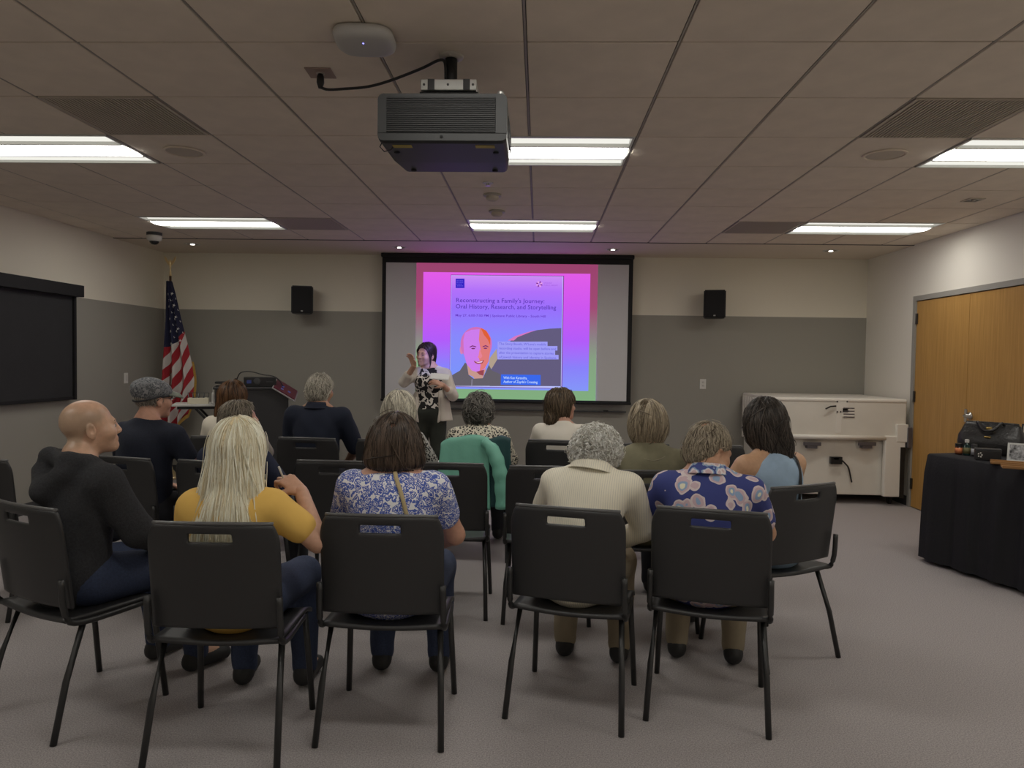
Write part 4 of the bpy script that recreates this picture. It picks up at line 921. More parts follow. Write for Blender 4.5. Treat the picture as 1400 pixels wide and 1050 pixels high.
# ------------------------------------------------------------------ chairs
m_ch = mat('chair_shell', (.028, .028, .029), .42, spec=.5); m_chf = mat('chair_frame', (.05, .05, .05), .4, .5)
def make_chair():
    t = bpy.data.objects.new('stacking_chair', None); COL.objects.link(t); t.empty_display_size = .05
    def back(u, v):
        z = .50+.385*v; w_ = .236 if v < .8 else .236-.022*((v-.8)/.2)**2; x = (u*2-1)*w_
        return (x, -.205-.05*v+.035*(2*u-1)**2, z-.006*(2*u-1)**2)
    nu, nv = 30, 24
    b = obj('backrest', sheet(back, nu, nv, .016, lambda i, j: 10 <= i < 20 and j in (20, 21)), m_ch, t, True)
    b.modifiers.new('bev', 'BEVEL').width = .004; b.modifiers['bev'].limit_method = 'ANGLE'
    obj('rim', tube(B(), [Vector(back(u/24, 1))+Vector((0, 0, .004)) for u in range(25)], .0075, 8), mat('chair_rim_highlight', (.10, .10, .10), .35), t, True)  # paler rim colour paints the highlight along the top edge
    obj('seat', sheet(lambda u, v: ((u*2-1)*.23, -.2+.43*v, .45-.012*math.sin(math.pi*u)-.03*max(0, v-.75)**2*16+.02*max(0, .2-v)), 16, 16, .016), m_ch, t, True)
    for s in (-1, 1):
        obj('leg', tube(B(), [(s*.215, .17, .435), (s*.225, .2, .22), (s*.235, .225, .0)], .0125, 10), m_chf, t, True)
        obj('leg', tube(B(), [(s*.215, -.12, .435), (s*.23, -.2, .22), (s*.24, -.255, .0)], .0125, 10), m_chf, t, True)
        obj('back_post', tube(B(), smooth_path([(s*.225, .12, .432), (s*.236, -.14, .435), (s*.238, -.205, .48), (s*.236, -.22, .62)], 4), .012, 10), m_chf, t, True)
    obj('cross_bar', tube(B(), [(-.218, -.12, .425), (.218, -.12, .425)], .01, 8), m_chf, t)
    return t
CH0 = make_chair(); CHUSED = [False]
def chair(x, y, rz, label):
    o = CH0 if not CHUSED[0] else copy_tree(CH0); CHUSED[0] = True
    o.location = (x, y, 0); o.rotation_euler = (0, 0, rz); return tag(o, label, 'chair', 'black stacking chairs in rows')

# ------------------------------------------------------------------ people
def rotz(a): return np.array([[math.cos(a), -math.sin(a), 0], [math.sin(a), math.cos(a), 0], [0, 0, 1]])
def rotx(a): return np.array([[1, 0, 0], [0, math.cos(a), -math.sin(a)], [0, math.sin(a), math.cos(a)]])
def roty(a): return np.array([[math.cos(a), 0, math.sin(a)], [0, 1, 0], [-math.sin(a), 0, math.cos(a)]])
def lerp(a, b, t): return a+(b-a)*t
def wrinkle(amp, fx=14., fz=24., ph=0.):
    def ex(D, xs, ys, zs):
        X, Y, Z = np.meshgrid(xs, ys, zs, indexing='ij', sparse=True)
        return D+amp*(np.sin(fz*Z+fx*X+3*np.sin(7*X+5*Z+ph)+ph)+.6*np.sin(31*X-17*Z+9*Y+2*np.sin(9*Z+ph)))
    return ex
def build(root, J, S):
    """J joints (numpy, person space), S style"""
    g = S.get('g', 1.); H = J['H']; hc = J['head']; nb = J['nb']; pv = J['pelvis']; up = nb-pv; L = np.linalg.norm(up); up = up/L
    rt = J['shR']-J['shL']; rt = rt-up*(rt@up); rt /= np.linalg.norm(rt); fw = np.cross(up, rt); R = np.stack([rt, fw, up], 1); k_ = S.get('ks', 1.)
    def torso(i, k=.05):
        pr = [El(pv, (.165*g+i, .125*g+i, .13+i), R, k), El(lerp(pv, nb, .38), (.142*g+i, .112*g+i, .42*L+i), R, k), El(lerp(pv, nb, .72)+fw*-.005, (.158*(.5+.5*g)+i, .108*(.6+.4*g)+i, .32*L+i), R, k)]
        if S.get('bust'):
            for s in (-1, 1): pr.append(El(lerp(pv, nb, .68)+fw*.085+rt*s*.07, (.062+i, .055+i, .06+i), R, .04))
        ins = S.get('inset', .06) if i > 0 else .06; a, b = lerp(J['shL'], J['shR'], ins), lerp(J['shL'], J['shR'], 1-ins); pr.append(Rc(a-up*.012, b-up*.012, .05+i, .05+i, k)); return pr
    def traps(i, hi=.05): return [Rc(nb+up*hi-fw*.01, lerp(nb, J['sh'+s], .72)-up*.012, .046+i, .046+i, .04) for s in 'LR']
    def arm(s, i, fr=2.):
        a, b, c = J['sh'+s], J['el'+s], J['wr'+s]; r0, r1, r2 = .052*k_+i, .041*k_+i, .028*k_+i; pr = []
        if fr >= 1: pr.append(Rc(a, b, r0, r1, .03))
        else: pr.append(Rc(a, lerp(a, b, fr), r0, r0+(r1-r0)*fr, .03))
        if fr > 1: f2 = min(1, fr-1); pr.append(Rc(b, lerp(b, c, f2), r1, r1+(r2-r1)*f2, .02))
        return pr
    def legs(i):
        pr = []
        for s in 'LR': pr += [Rc(J['hip'+s], J['kn'+s], .088*g+i, .06+i, .03), Rc(J['kn'+s], J['an'+s], .058+i, .04+i, .03)]
        return pr
    hp, hs = head_prims(H, hc)
    neck = [Rc(nb-up*.02, hc+H@V3(0, -.022, -.06), .058*S.get('nk', 1), .052*S.get('nk', 1), .03)]
    prims = torso(0)+traps(0)+neck+legs(0)+hp
    for s in 'LR': prims += arm(s, 0)+[Rc(J['an'+s], J['toe'+s], .036, .028, .03)]
    m = .125; fine = [[(hc[q]-m, hc[q]+m)] for q in range(3)]
    V, F = sculpt(prims, .016, hs, fine, S.get('hf', .0075)); parts = [(V, F)]
    for s, hd in (('L', 'handL'), ('R', 'handR')):
        d, n_, cu, si = J[hd]; parts.append(sculpt(hand_prims(J['wr'+s], d, n_, cu, si, S.get('hs', 1.)), S.get('hh', .0055)))
    V, F = joinVF(parts); bd = npmesh('body', V, F, [S['skin']], root)
    if S.get('stubble'):      # shaved hair shadow: back and sides, soft edge
        q = (V-hc)@H; sst = lambda x, a, b: np.clip((x-a)/(b-a), 0, 1); f = sst(q[:, 2], np.interp(q[:, 1], [-.1, -.05, -.02, .03, .06], [-.08, -.07, .0, .01, .05]), np.interp(q[:, 1], [-.1, -.05, -.02, .03, .06], [-.08, -.07, .0, .01, .05])+.03)*(1-sst(q[:, 2]+.25*q[:, 1], .055, .10))*(1-sst(q[:, 1], .03, .06))*(np.abs(q).max(1) < .15)
        at = bd.data.attributes.new('stub', 'FLOAT', 'POINT'); at.data.foreach_set('value', f.astype(np.float32)); nt, b_, N, LK = nodes_of(S['skin']); old = b_.inputs['Base Color'].links[0].from_socket
        a_ = N('ShaderNodeAttribute'); a_.attribute_name = 'stub'; k2 = N('ShaderNodeMath'); k2.operation = 'MULTIPLY'; k2.inputs[1].default_value = .6; LK(a_.outputs['Fac'], k2.inputs[0]); x = N('ShaderNodeMix'); x.data_type = 'RGBA'; LK(k2.outputs[0], x.inputs[0]); LK(old, x.inputs[6]); x.inputs[7].default_value = (.30, .235, .165, 1); LK(x.outputs[2], b_.inputs['Base Color']); b_.inputs['Roughness'].default_value = .36
    # clothes
    i = S.get('fit', .012); top = torso(i)+(traps(i*.7, .012) if S.get('collar', True) else [])+list(S.get('top_extra', lambda J, R: [])(J, R))
    fr = S.get('sleeve', 1.75)
    if fr > 0:
        for s in 'LR': top += arm(s, S.get('sfit', i+.004), fr)
    subs = S.get('top_sub', lambda J, R: [])(J, R)
    V, F = sculpt(top, S.get('th', .011), subs, extra=(lambda D, xs, ys, zs, f=wrinkle(S.get('wr', .0022), ph=S.get('seed', 1)*1.7): np.maximum(f(D, xs, ys, zs), (S.get('hem', -9)-zs)[None, None, :]))); shirt = npmesh(S.get('top_name', 'shirt'), V, F, [S['top']], root); S['_top'] = top
    V, F = sculpt(legs(.016)+[El(pv, (.165*g+.016, .125*g+.016, .12), R, .05)], .016, extra=wrinkle(.002)); npmesh('trousers', V, F, [S.get('pants', mat('trousers_dark', (.03, .032, .04), .85))], root)
    ms = S.get('shoe', mat('shoe_dark', (.02, .02, .02), .6))
    for s in 'LR':
        a, t_ = J['an'+s], J['toe'+s]; V, F = sculpt([Rc(a-V3(0, .02, .035), t_, .042, .036, .03), Rc(a-V3(0, .03, .045), a+V3(0, 0, .0), .036, .04, .03)], .012, extra=lambda D, xs, ys, zs: np.maximum(D, (.004-zs)[None, None, :])); npmesh('shoe', V, F, [ms], root)
    if 'collar_m' in S:       # folded collar standing round the neck
        bm = B(); n = 40; RG = []; cc = nb+up*.028-fw*.006; ra = S.get('cr', .07)
        for (dr, dz) in ((.004, -.012), (-.002, .018), (.004, .022), (.014, .008), (.028, -.022), (.032, -.026)):
            ring = []
            for q in range(n):
                a = math.pi*(-1.28)+2*math.pi*.78*(q/(n-1))-math.pi*.0; x, y = math.cos(a), math.sin(a); ring.append(bm.verts.new(cc+rt*x*(ra+dr)+fw*y*(ra*.98+dr)+up*(dz-.02*max(0, y))))
            RG.append(ring)
        for A_, C_ in zip(RG, RG[1:]):
            for q in range(n-1): bm.faces.new((A_[q], A_[q+1], C_[q+1], C_[q]))
        o = obj('collar', bm, S['collar_m'], shirt, True); md = o.modifiers.new('t', 'SOLIDIFY'); md.thickness = .003
    def surf(P, n_=4, off=.004):
        P = np.asarray(P, float); e = .003
        for _ in range(n_):
            d = evp(top, P); gr = np.stack([evp(top, P+V3(e, 0, 0))-d, evp(top, P+V3(0, e, 0))-d, evp(top, P+V3(0, 0, e))-d], 1); nn = gr/np.maximum(np.linalg.norm(gr, axis=1, keepdims=True), 1e-9); P = P-nn*(d-off)[:, None]
        return P, nn
    S['_surf'] = surf
    for nm, pts, w_, mm in S.get('straps', []):
        P, nn = surf([nb+rt*a+fw*b+up*c_ for a, b, c_ in np.array(smooth_path([tuple(q) for q in pts], 6))]); bm = B(); pv_ = None
        for q in range(len(P)):
            t_ = P[min(q+1, len(P)-1)]-P[max(q-1, 0)]; sd_ = np.cross(t_, nn[q]); sd_ /= np.linalg.norm(sd_); c4 = [bm.verts.new(P[q]+sd_*a*w_/2+nn[q]*b) for a, b in ((-1, 0), (1, 0), (1, .004), (-1, .004))]
            if pv_:
                for k in range(4): bm.faces.new((pv_[k], pv_[(k+1) % 4], c4[(k+1) % 4], c4[k]))
            pv_ = c4
        obj(nm, bm, mm, root, True)
    if 'hair' in S: hair(root, 'hair', H, hc, S['hair'], S['hair_m'], S.get('seed', 1))
    return root
PEOPLE = {}
def seated(label, crown, D, byaw, hyaw, S, pitch=0., roll=0., hx=0., hy=.02, lift=0., arms=None, chairlab=None, group='seated audience', cdx=0., cdy=0.):
    t = S['hair']['t'] if 'hair' in S else .002
    cw = on(*crown, Y=D); by, hyw = math.radians(byaw), math.radians(hyaw); H = rotz(hyw-by)@rotx(math.radians(-pitch))@roty(math.radians(roll)); tl = H@V3(0, -.014, .034)
    hz = cw.z-(tl[2]+.088*math.cos(math.radians(pitch))+t)-.004; cx = V3(cw.x, cw.y, 0)-rotz(hyw)@V3(0, -.014-.034*math.sin(math.radians(-pitch))*-1, 0)
    rl = rotz(by)@V3(hx, hy, 0); rx, ry = cx[0]-rl[0], cx[1]-rl[1]
    root = thing('person', label, 'person', (rx, ry, 0), by, group)
    head = V3(hx, hy, hz); nb = V3(hx*.75, hy-.05-.02*math.sin(math.radians(pitch)), hz-.15+lift); sw = S.get('sw', .172); dz = S.get('sdrop', .055); rs = S.get('sroll', 0.)
    J = dict(H=H, head=head, nb=nb, pelvis=V3(0, -.07, .57), shL=nb+V3(-sw, .0, -dz-rs), shR=nb+V3(sw, .0, -dz+rs))
    for s, q in (('L', -1), ('R', 1)):
        J['el'+s] = V3(q*(sw+.075)+hx*.4, hy+.06, .5*(nb[2]-dz)+.5*.55-.015); J['wr'+s] = V3(q*.13, .27, .64); J['hip'+s] = V3(q*.095, -.02, .545); J['kn'+s] = V3(q*.135, .40, .515); J['an'+s] = V3(q*.135, .44, .09); J['toe'+s] = V3(q*.15, .58, .04)
        J['hand'+s] = (V3(-q*.12, .2, -.07), V3(0, .3, 1), .55, -q)
    if arms: arms(J, lambda p: rotz(-by)@(V3(*p)-V3(rx, ry, 0)))
    build(root, J, S)
    if chairlab: c = rotz(by)@V3(cdx, cdy-.02, 0); chair(rx+c[0], ry+c[1], by, chairlab)
    PEOPLE[label] = (root, J, S); return root, J, S

SK = dict(fair=skin('fair', (.62, .36, .25)), pink=skin('pink', (.60, .33, .235)), tan=skin('tan', (.52, .29, .18)), warm=skin('warm', (.60, .36, .22)))
SHORT = [(-.2, -.075), (-.06, -.066), (-.042, -.05), (-.03, .0), (-.015, .032), (.02, .034), (.05, .05), (.085, .095), (.2, .12)]
BOB = [(-.2, -.105), (.0, -.105), (.03, -.08), (.05, .0), (.07, .07), (.2, .12)]
navy = mat('navy_knit', (.014, .018, .034), .9, noise=.15, nscale=90, bump=.15, bscale=300)
jeans = mat('denim', (.035, .05, .10), .9, noise=.2, nscale=120)
HM = lambda n, a, b, r=.42: [mat('hairbase_'+n, tuple(v*.75 for v in a), .6, noise=.3, nscale=60), hairmat(n, tuple(v*.62 for v in a), tuple(min(1, v*1.15) for v in b), r)]
m_lip = mat('lips', (.45, .17, .14), .5); m_eye = mat('eye_white', (.5, .47, .43), .25); m_iris = mat('iris_dark', (.03, .02, .015), .15)
def face_bits(root, J, brow, lips=True):
    H, c = J['H'], J['head']
    for s in (-1, 1):
        p = c+H@V3(s*.031, .0795, .0); V, F = sculpt([El(p, (.0125, .0125, .0125), H, .002)], .003); e = npmesh('eye', V, F, [m_eye], root)
        q = c+H@V3(s*.031, .091, .0); V, F = sculpt([El(q, (.0062, .0025, .0062), H, .002)], .0014); npmesh('iris', V, F, [m_iris], e)
        obj('eyebrow', tube(B(), [c+H@V3(s*.016, .094, .023), c+H@V3(s*.03, .094, .029), c+H@V3(s*.047, .085, .024)], [.0028, .0035, .002], 6), brow, root, True)
    if lips: V, F = sculpt([Rc(c+H@V3(-.017, .0955, -.0515), c+H@V3(.017, .0955, -.0515), .004, .004, .004), Rc(c+H@V3(-.013, .0945, -.060), c+H@V3(.013, .0945, -.060), .005, .005, .004)], .0025); npmesh('lips', V, F, [m_lip], root)
def glasses(root, J, m):
    H, c = J['H'], J['head']; t = B()
    for s in (-1, 1):
        tube(t, [c+H@V3(s*(.033+.023*math.cos(a)), .106, .002+.018*math.sin(a)) for a in np.linspace(0, 2*math.pi, 18, endpoint=False)], .0016, 6, closed=True)
        tube(t, [c+H@V3(s*.056, .104, .008), c+H@V3(s*.08, .05, .012), c+H@V3(s*.088, -.005, .018), c+H@V3(s*.086, -.03, .0)], .0018, 6)
    tube(t, [c+H@V3(-.011, .109, .004), c+H@V3(.011, .109, .004)], .0016, 6); obj('glasses', t, m, root, True)

# ---- back row of seats (nearest rows first)
r_, J_, S_ = seated('bald man in a charcoal hooded sweatshirt turned in profile', (119, 545), 2.98, -26, -47, dict(skin=skin('bald', (.68, .42, .29)), stubble=True, g=1.05, sw=.168, top=mat('hoodie_charcoal', (.03, .031, .035), .95, noise=.25, nscale=120, bump=.3, bscale=260), top_name='hoodie', hf=.0042, fit=.018, wr=.004, pants=jeans, seed=3, nk=1.02,
    top_extra=lambda J, R: [Rc(J['nb']+R@V3(*a), J['nb']+R@V3(*b), ra, rb, .022) for a, b, ra, rb in (((-.115, -.0, .03), (-.06, -.085, .03), .026, .036), ((-.06, -.085, .03), (.06, -.085, .02), .036, .036), ((.06, -.085, .02), (.115, .0, .01), .036, .026), ((-.07, -.1, -.03), (.0, -.135, -.10), .045, .05), ((.07, -.1, -.03), (.0, -.135, -.10), .045, .05))],
    top_sub=lambda J, R: [El(J['nb']+R@V3(0, .02, .07), (.07, .085, .06), R, .02)]), pitch=-6, chairlab='black chair under the bald man in the hooded sweatshirt')
face_bits(r_, J_, mat('brow_grey', (.2, .14, .1), .8))
bm = B(); P_, nn = S_['_surf']([J_['nb']+V3(-.12, .0-.0*q, -.0)+V3(.0, -.02-.05*q, .05-.16*q) for q in np.linspace(0, 1, 12)]); tube(bm, [tuple(p) for p in P_], .005, 6); obj('hood_cord', bm, mat('cord_dark', (.05, .05, .055), .8), r_, True)
blond = (.98, .82, .50), (1., .95, .74)
def blonde_arm(J, w2l):
    J['wrR'] = w2l(on(412, 672, Y=2.86)); J['elR'] = J['wrR']+V3(.10, -.12, -.17); J['handR'] = (w2l(on(386, 650, Y=2.9))-w2l(on(412, 672, Y=2.86)), V3(.3, -.6, .6), 1.1, -1)
r_, J_, S_ = seated('woman with long pale blonde hair in a yellow top writing', (325, 568), 2.74, 2, 3, dict(skin=SK['fair'], sw=.15, g=.95, bust=1, top=mat('yellow_top', (.80, .50, .12), .85), sleeve=.6, pants=jeans, seed=5, hair_m=HM('blonde', *blond, .38),
    hair=dict(t=.016, zb=[(-.3, -.50), (.0, -.46), (.045, -.2), (.06, .03), (.2, .1)], ext=[((0, -.035, -.05), (.098, .086, .13), .04), ((0, -.075, -.2), (.122, .062, .17), .05), ((0, -.13, -.36), (.125, .055, .2), .05)], n=5200, len=.2, w=.0025, jit=.06, steps=11, rad=.45, over=.02)), hy=.0, arms=blonde_arm, chairlab='black chair under the woman with long blonde hair')
t = thing('pen', 'white pen in the hand of the blonde woman', 'pen', on(386, 650, Y=2.88)); a_, b_2 = on(381, 638, Y=2.86)-on(386, 650, Y=2.88), on(391, 662, Y=2.90)-on(386, 650, Y=2.88)
obj('barrel', tube(B(), [a_, b_2], .0042, 10), m_white, t, True); obj('tip', tube(B(), [b_2, b_2*1.18], [.004, .0008], 8), m_dgrey, t, True)
seated('woman with dark brown bobbed hair in a blue and white print top', (541, 563), 2.95, 0, 4, dict(skin=SK['pink'], sw=.168, g=1.15, bust=1, collar=False, top=voro('blue_white_print', [(0, (.80, .80, .82)), (.2, (.05, .09, .40)), (.37, (.78, .79, .82)), (.45, (.07, .12, .45)), (.66, (.8, .8, .82))], 52, 0, distort=.03), sleeve=.55, pants=jeans, seed=7, hair_m=HM('darkbrown', (.03, .02, .014), (.105, .072, .052), .36),
    hair=dict(t=.016, zb=[(-.3, -.066), (.01, -.072), (.045, -.05), (.06, .04), (.2, .1)], ext=[((0, -.03, -.015), (.107, .098, .085), .04), ((0, -.04, -.055), (.114, .092, .05), .03)], spot=((.0, -.098, .09), .021), n=2600, len=.13, w=.003, jit=.12, steps=10, rad=.5, part=.0), straps=[('bag_strap', [(.02, -.075, .03), (.035, -.1, -.02), (.06, -.12, -.08), (.1, -.14, -.2), (.13, -.14, -.32)], .016, mat('tan_strap', (.45, .36, .2), .7))]),
    lift=.045, chairlab='black chair under the woman in the blue and white print', arms=lambda J, w: None)
PEOPLE_LAST = PEOPLE['woman with dark brown bobbed hair in a blue and white print top']
curly_h = dict(t=.008, zb=[(-.3, -.085), (-.03, -.085), (.0, -.05), (.03, .0), (.055, .04), (.2, .1)], ext=[((0, -.035, .0), (.082, .092, .088), .04)], n=2600, len=.06, w=.0026, jit=1.3, steps=12, curl=.0095, freq=3.0, rad=.4, lift=.006, over=.03, lump=.008, loose=.008)
seated('person with curly grey hair in a cream striped shirt, head bowed', (810, 588), 3.25, -14, -50, dict(skin=SK['tan'], sw=.165, g=1.05, top=stripes('cream_striped_shirt', (.88, .83, .68), (.68, .65, .56), 110, .22), collar_m=stripes('cream_striped_shirt', (.88, .83, .68), (.68, .65, .56), 110, .22), cr=.078, seed=9, pants=mat('khaki', (.3, .25, .17), .9), hair_m=HM('curlygrey', (.60, .55, .44), (1., .96, .84), .5), hair=curly_h), pitch=32, hy=.14, hx=.055, lift=.085, cdx=-.0, chairlab='black chair under the person with curly grey hair')
hawaii = voro('hawaiian_print', [(0, (.85, .82, .62)), (.16, (.30, .42, .62)), (.30, (.62, .45, .50)), (.42, (.72, .62, .62)), (.52, (.045, .06, .24))], 15, 0, distort=.05)
seated('man with thinning grey-brown hair in a blue Hawaiian shirt', (963, 578), 3.25, -14, -66, dict(skin=SK['tan'], sw=.18, g=1.12, top=hawaii, collar_m=voro('hawaiian_collar', [(0, (.62, .45, .48)), (.34, (.75, .68, .68)), (.5, (.30, .42, .6)), (.62, (.06, .08, .28))], 26, 0, distort=.05), sleeve=.7, seed=11, pants=mat('khaki', (.3, .25, .17), .9), hair_m=HM('greybrown', (.14, .105, .07), (.40, .34, .25), .42),
    hair=dict(t=.006, loose=.003, zb=SHORT, ext=[((0, -.04, -.02), (.077, .074, .075), .03)], spot=((.01, -.075, .105), .026), n=2600, len=.045, w=.0019, jit=.24, steps=7, rad=.5)), pitch=22, hy=.09, lift=.048, cdx=.02, chairlab='black chair under the man in the Hawaiian shirt')

# ---- middle row
cap_hair = dict(t=.006, zb=[(-.3, -.075), (-.05, -.07), (-.03, -.03), (.0, .0), (.02, .0), (.03, .2)], n=900, len=.035, w=.0012, jit=.2, steps=5)
r_, J_, S_ = seated('man in a grey camouflage cap and navy sweater by the flag', (207, 517), 4.3, -14, -30, dict(skin=SK['pink'], sw=.19, g=1.12, top=navy, top_name='sweater', seed=13, wr=.004, hair_m=HM('greyshort', (.22, .2, .17), (.5, .46, .4)), hair=cap_hair, hf=.006), chairlab='black chair under the man in the grey cap')
H, c = J_['H'], J_['head']; camo = noisy('camouflage_grey', [(0, (.10, .105, .11)), (.42, (.20, .205, .215)), (.52, (.07, .075, .085)), (.6, (.27, .27, .275))], 38)
cap_ = [El(c+H@V3(0, -.012, .052), (.096, .118, .074), H, .03), El(c+H@V3(0, -.045, .075), (.088, .085, .06), H, .03)]
V, F = sculpt(cap_, .006, extra=lambda D, xs, ys, zs: np.maximum(D, (lambda P: -((P-c)@H)[..., 2]+.022+.30*np.minimum(0, ((P-c)@H)[..., 1]+.02))(np.stack(np.meshgrid(xs, ys, zs, indexing='ij'), -1)))+.0016*np.sin(60*(zs[None, None, :]+xs[:, None, None]*.8)+12*ys[None, :, None]))
cp_ = npmesh('cap', V, F, [camo], r_)
bm = sheet(lambda u, v: tuple(c+H@V3((u*2-1)*.085*(1-.35*v), .075+.085*v-.03*(u*2-1)**2*(1-v), .058-.022*v-.03*(u*2-1)**2)), 14, 8, .005); obj('brim', bm, mat('brim_sage', (.19, .21, .17), .8), cp_, True)
obj('cap_band', tube(B(), [c+H@V3(.089*math.cos(a)*1.0, -.012+.104*math.sin(a), .024+.3*min(0, -.012+.104*math.sin(a)+.02)*1.0) for a in np.linspace(0, 2*math.pi, 36, endpoint=False)], .0055, 6, closed=True), mat('cap_band_dark', (.04, .04, .045), .8), cp_, True)
glasses(r_, J_, m_blk)
seated('man with short grey-brown hair and navy shirt behind the blonde woman', (325, 546), 4.2, -14, -48, dict(skin=SK['pink'], sw=.175, g=1.08, top=mat('navy_shirt', (.016, .022, .05), .9), seed=15, hair_m=HM('greybrown2', (.12, .10, .075), (.36, .31, .24)), hair=dict(t=.014, zb=[(-.2, -.085), (-.06, -.075), (-.03, -.03), (.0, .012), (.02, .03), (.035, .06), (.05, .1), (.06, .2)], ext=[((0, -.04, -.02), (.082, .078, .075), .03)], n=1800, len=.05, w=.0018, jit=.2, steps=6)), pitch=4, chairlab='black chair under the grey-brown haired man in the navy shirt')
seated('man with grey-brown bobbed hair in an olive tee shirt', (886, 545), 4.2, 4, 6, dict(skin=SK['pink'], sw=.185, g=1.15, top=mat('olive_jersey', (.22, .205, .13), .9, noise=.06, nscale=30), sleeve=.65, wr=.005, seed=17, nk=1.05, hair_m=HM('olivehair', (.20, .155, .10), (.50, .42, .30), .4),
    hair=dict(t=.022, zb=[(-.3, -.128), (.0, -.12), (.035, -.06), (.05, .05), (.2, .1)], ext=[((0, -.025, -.03), (.106, .098, .105), .04)], spot=((-.035, -.065, .125), .03), n=2600, len=.14, w=.003, jit=.1, steps=10, rad=.45)), chairlab='black chair under the man in the olive tee shirt',
    arms=lambda J, w: None)
S_ = PEOPLE['man with grey-brown bobbed hair in an olive tee shirt']; nb = S_[1]['nb']
P_, nn = S_[2]['_surf']([nb+V3(.085*math.cos(a), -.06+.0*a, .01+.085*math.sin(a)) for a in np.linspace(math.pi*1.0, math.pi*2.0, 20)], off=.001)
obj('neck_seam', tube(B(), [tuple(p) for p in P_], .0022, 6), mat('olive_seam', (.32, .30, .22), .9), S_[0], True)
seated('woman with long dark hair in a light blue sleeveless top', (1047, 542), 3.8, 28, 8, dict(skin=SK['warm'], sw=.172, g=1.0, ks=1.12, inset=.24, collar=False, bust=1, top=mat('light_blue_top', (.36, .50, .66), .85, noise=.05, nscale=30), sleeve=0., wr=.004, seed=19, pants=jeans, sroll=.0, straps=[('bag_strap', [(.085, .02, .02), (.09, -.05, -.0), (.082, -.12, -.08), (.06, -.14, -.22), (.03, -.14, -.36)], .022, m_blk)], hair_m=HM('dark', (.018, .014, .012), (.085, .07, .058), .34),
    hair=dict(t=.02, zb=[(-.3, -.165), (.0, -.16), (.04, -.06), (.06, .03), (.2, .1)], ext=[((0, -.03, -.03), (.102, .095, .1), .04), ((.035, -.07, -.11), (.085, .05, .09), .04), ((.085, -.055, -.125), (.05, .04, .1), .03)], n=2600, len=.16, w=.0034, jit=.2, steps=11, rad=.4, flow=(.22, 0, 0), over=.05)), roll=4, hx=-.01, chairlab='black chair under the woman in the light blue top')

# ---- front row
seated('woman with long chestnut hair in a cream top beside the lectern', (318, 519), 5.45, 4, -6, dict(skin=SK['fair'], sw=.15, g=.9, bust=1, top=mat('cream_top', (.78, .72, .60), .9), seed=21, hair_m=HM('chestnut', (.06, .028, .012), (.17, .085, .04), .36),
    hair=dict(t=.018, zb=[(-.3, -.22), (.0, -.2), (.04, -.1), (.06, .03), (.2, .1)], ext=[((0, -.035, -.06), (.098, .085, .13), .04), ((-.05, -.06, -.15), (.06, .05, .11), .04)], n=1800, len=.15, w=.0036, jit=.08, steps=9, rad=.45, over=.04)), chairlab='black chair under the woman with chestnut hair')
seated('man with grey hair in a navy polo shirt near the lectern', (437, 510), 5.45, -4, -14, dict(skin=SK['tan'], sw=.188, g=1.12, top=mat('navy_polo', (.012, .017, .036), .9, bump=.1, bscale=300), collar_m=mat('navy_polo_collar', (.012, .016, .034), .9), sleeve=.9, sfit=.024, seed=23, hair_m=HM('grey', (.24, .215, .17), (.62, .58, .49)), hair=dict(t=.013, zb=SHORT, ext=[((0, -.04, -.015), (.085, .084, .08), .03)], n=1800, len=.06, w=.003, jit=.4, steps=7, lift=.004)), lift=.02, chairlab='black chair under the man in the navy polo shirt')
seated('woman with full pale grey hair in a black and white blouse', (546, 533), 5.4, -12, -16, dict(skin=SK['fair'], sw=.155, g=1., bust=1, top=voro('bw_blouse', [(0, (.02, .02, .02)), (.45, (.55, .54, .5))], 70, 0), sleeve=.95, seed=25, hair_m=HM('palegrey', (.38, .34, .26), (.80, .75, .62)),
    hair=dict(t=.034, zb=[(-.3, -.15), (.0, -.13), (.04, -.05), (.06, .04), (.2, .1)], ext=[((0, -.03, -.03), (.125, .11, .115), .04)], n=2000, len=.13, w=.0036, jit=.14, steps=9, rad=.5, over=.03)), chairlab='black chair under the woman with pale grey hair')
seated('woman with short wavy dark grey hair in a leopard print blouse', (655, 537), 5.5, 0, -4, dict(skin=SK['tan'], sw=.168, g=1.02, bust=1, top=voro('leopard_blouse', [(0, (.03, .028, .025)), (.43, (.78, .73, .6))], 66, 0, distort=.02), seed=27, hair_m=HM('darkgrey', (.045, .04, .036), (.25, .235, .21)), hair=dict(t=.02, zb=[(-.3, -.10), (-.03, -.11), (.0, -.05), (.03, .0), (.055, .04), (.2, .1)], ext=[((0, -.035, -.01), (.096, .094, .1), .04)], n=1700, len=.08, w=.0032, jit=.9, steps=8, curl=.006, freq=2.0, lift=.012, lump=.005, loose=.012)), lift=.025, chairlab='black chair with a mint jacket hung over it')
seated('woman with shoulder-length brown hair in a cream tee, face turned aside', (766, 529), 5.6, -8, -66, dict(skin=SK['pink'], sw=.155, g=.95, bust=1, top=mat('cream_tee', (.82, .77, .68), .9), sleeve=.6, wr=.005, seed=29, hair_m=HM('brown', (.045, .03, .018), (.15, .105, .065), .36),
    hair=dict(t=.018, zb=[(-.3, -.15), (.0, -.14), (.035, -.05), (.05, .05), (.2, .1)], ext=[((0, -.03, -.04), (.098, .092, .11), .04), ((.0, -.085, -.11), (.075, .05, .055), .03)], n=1800, len=.13, w=.0036, jit=.12, steps=9, rad=.45, over=.03)), chairlab='black chair under the woman in the cream tee')

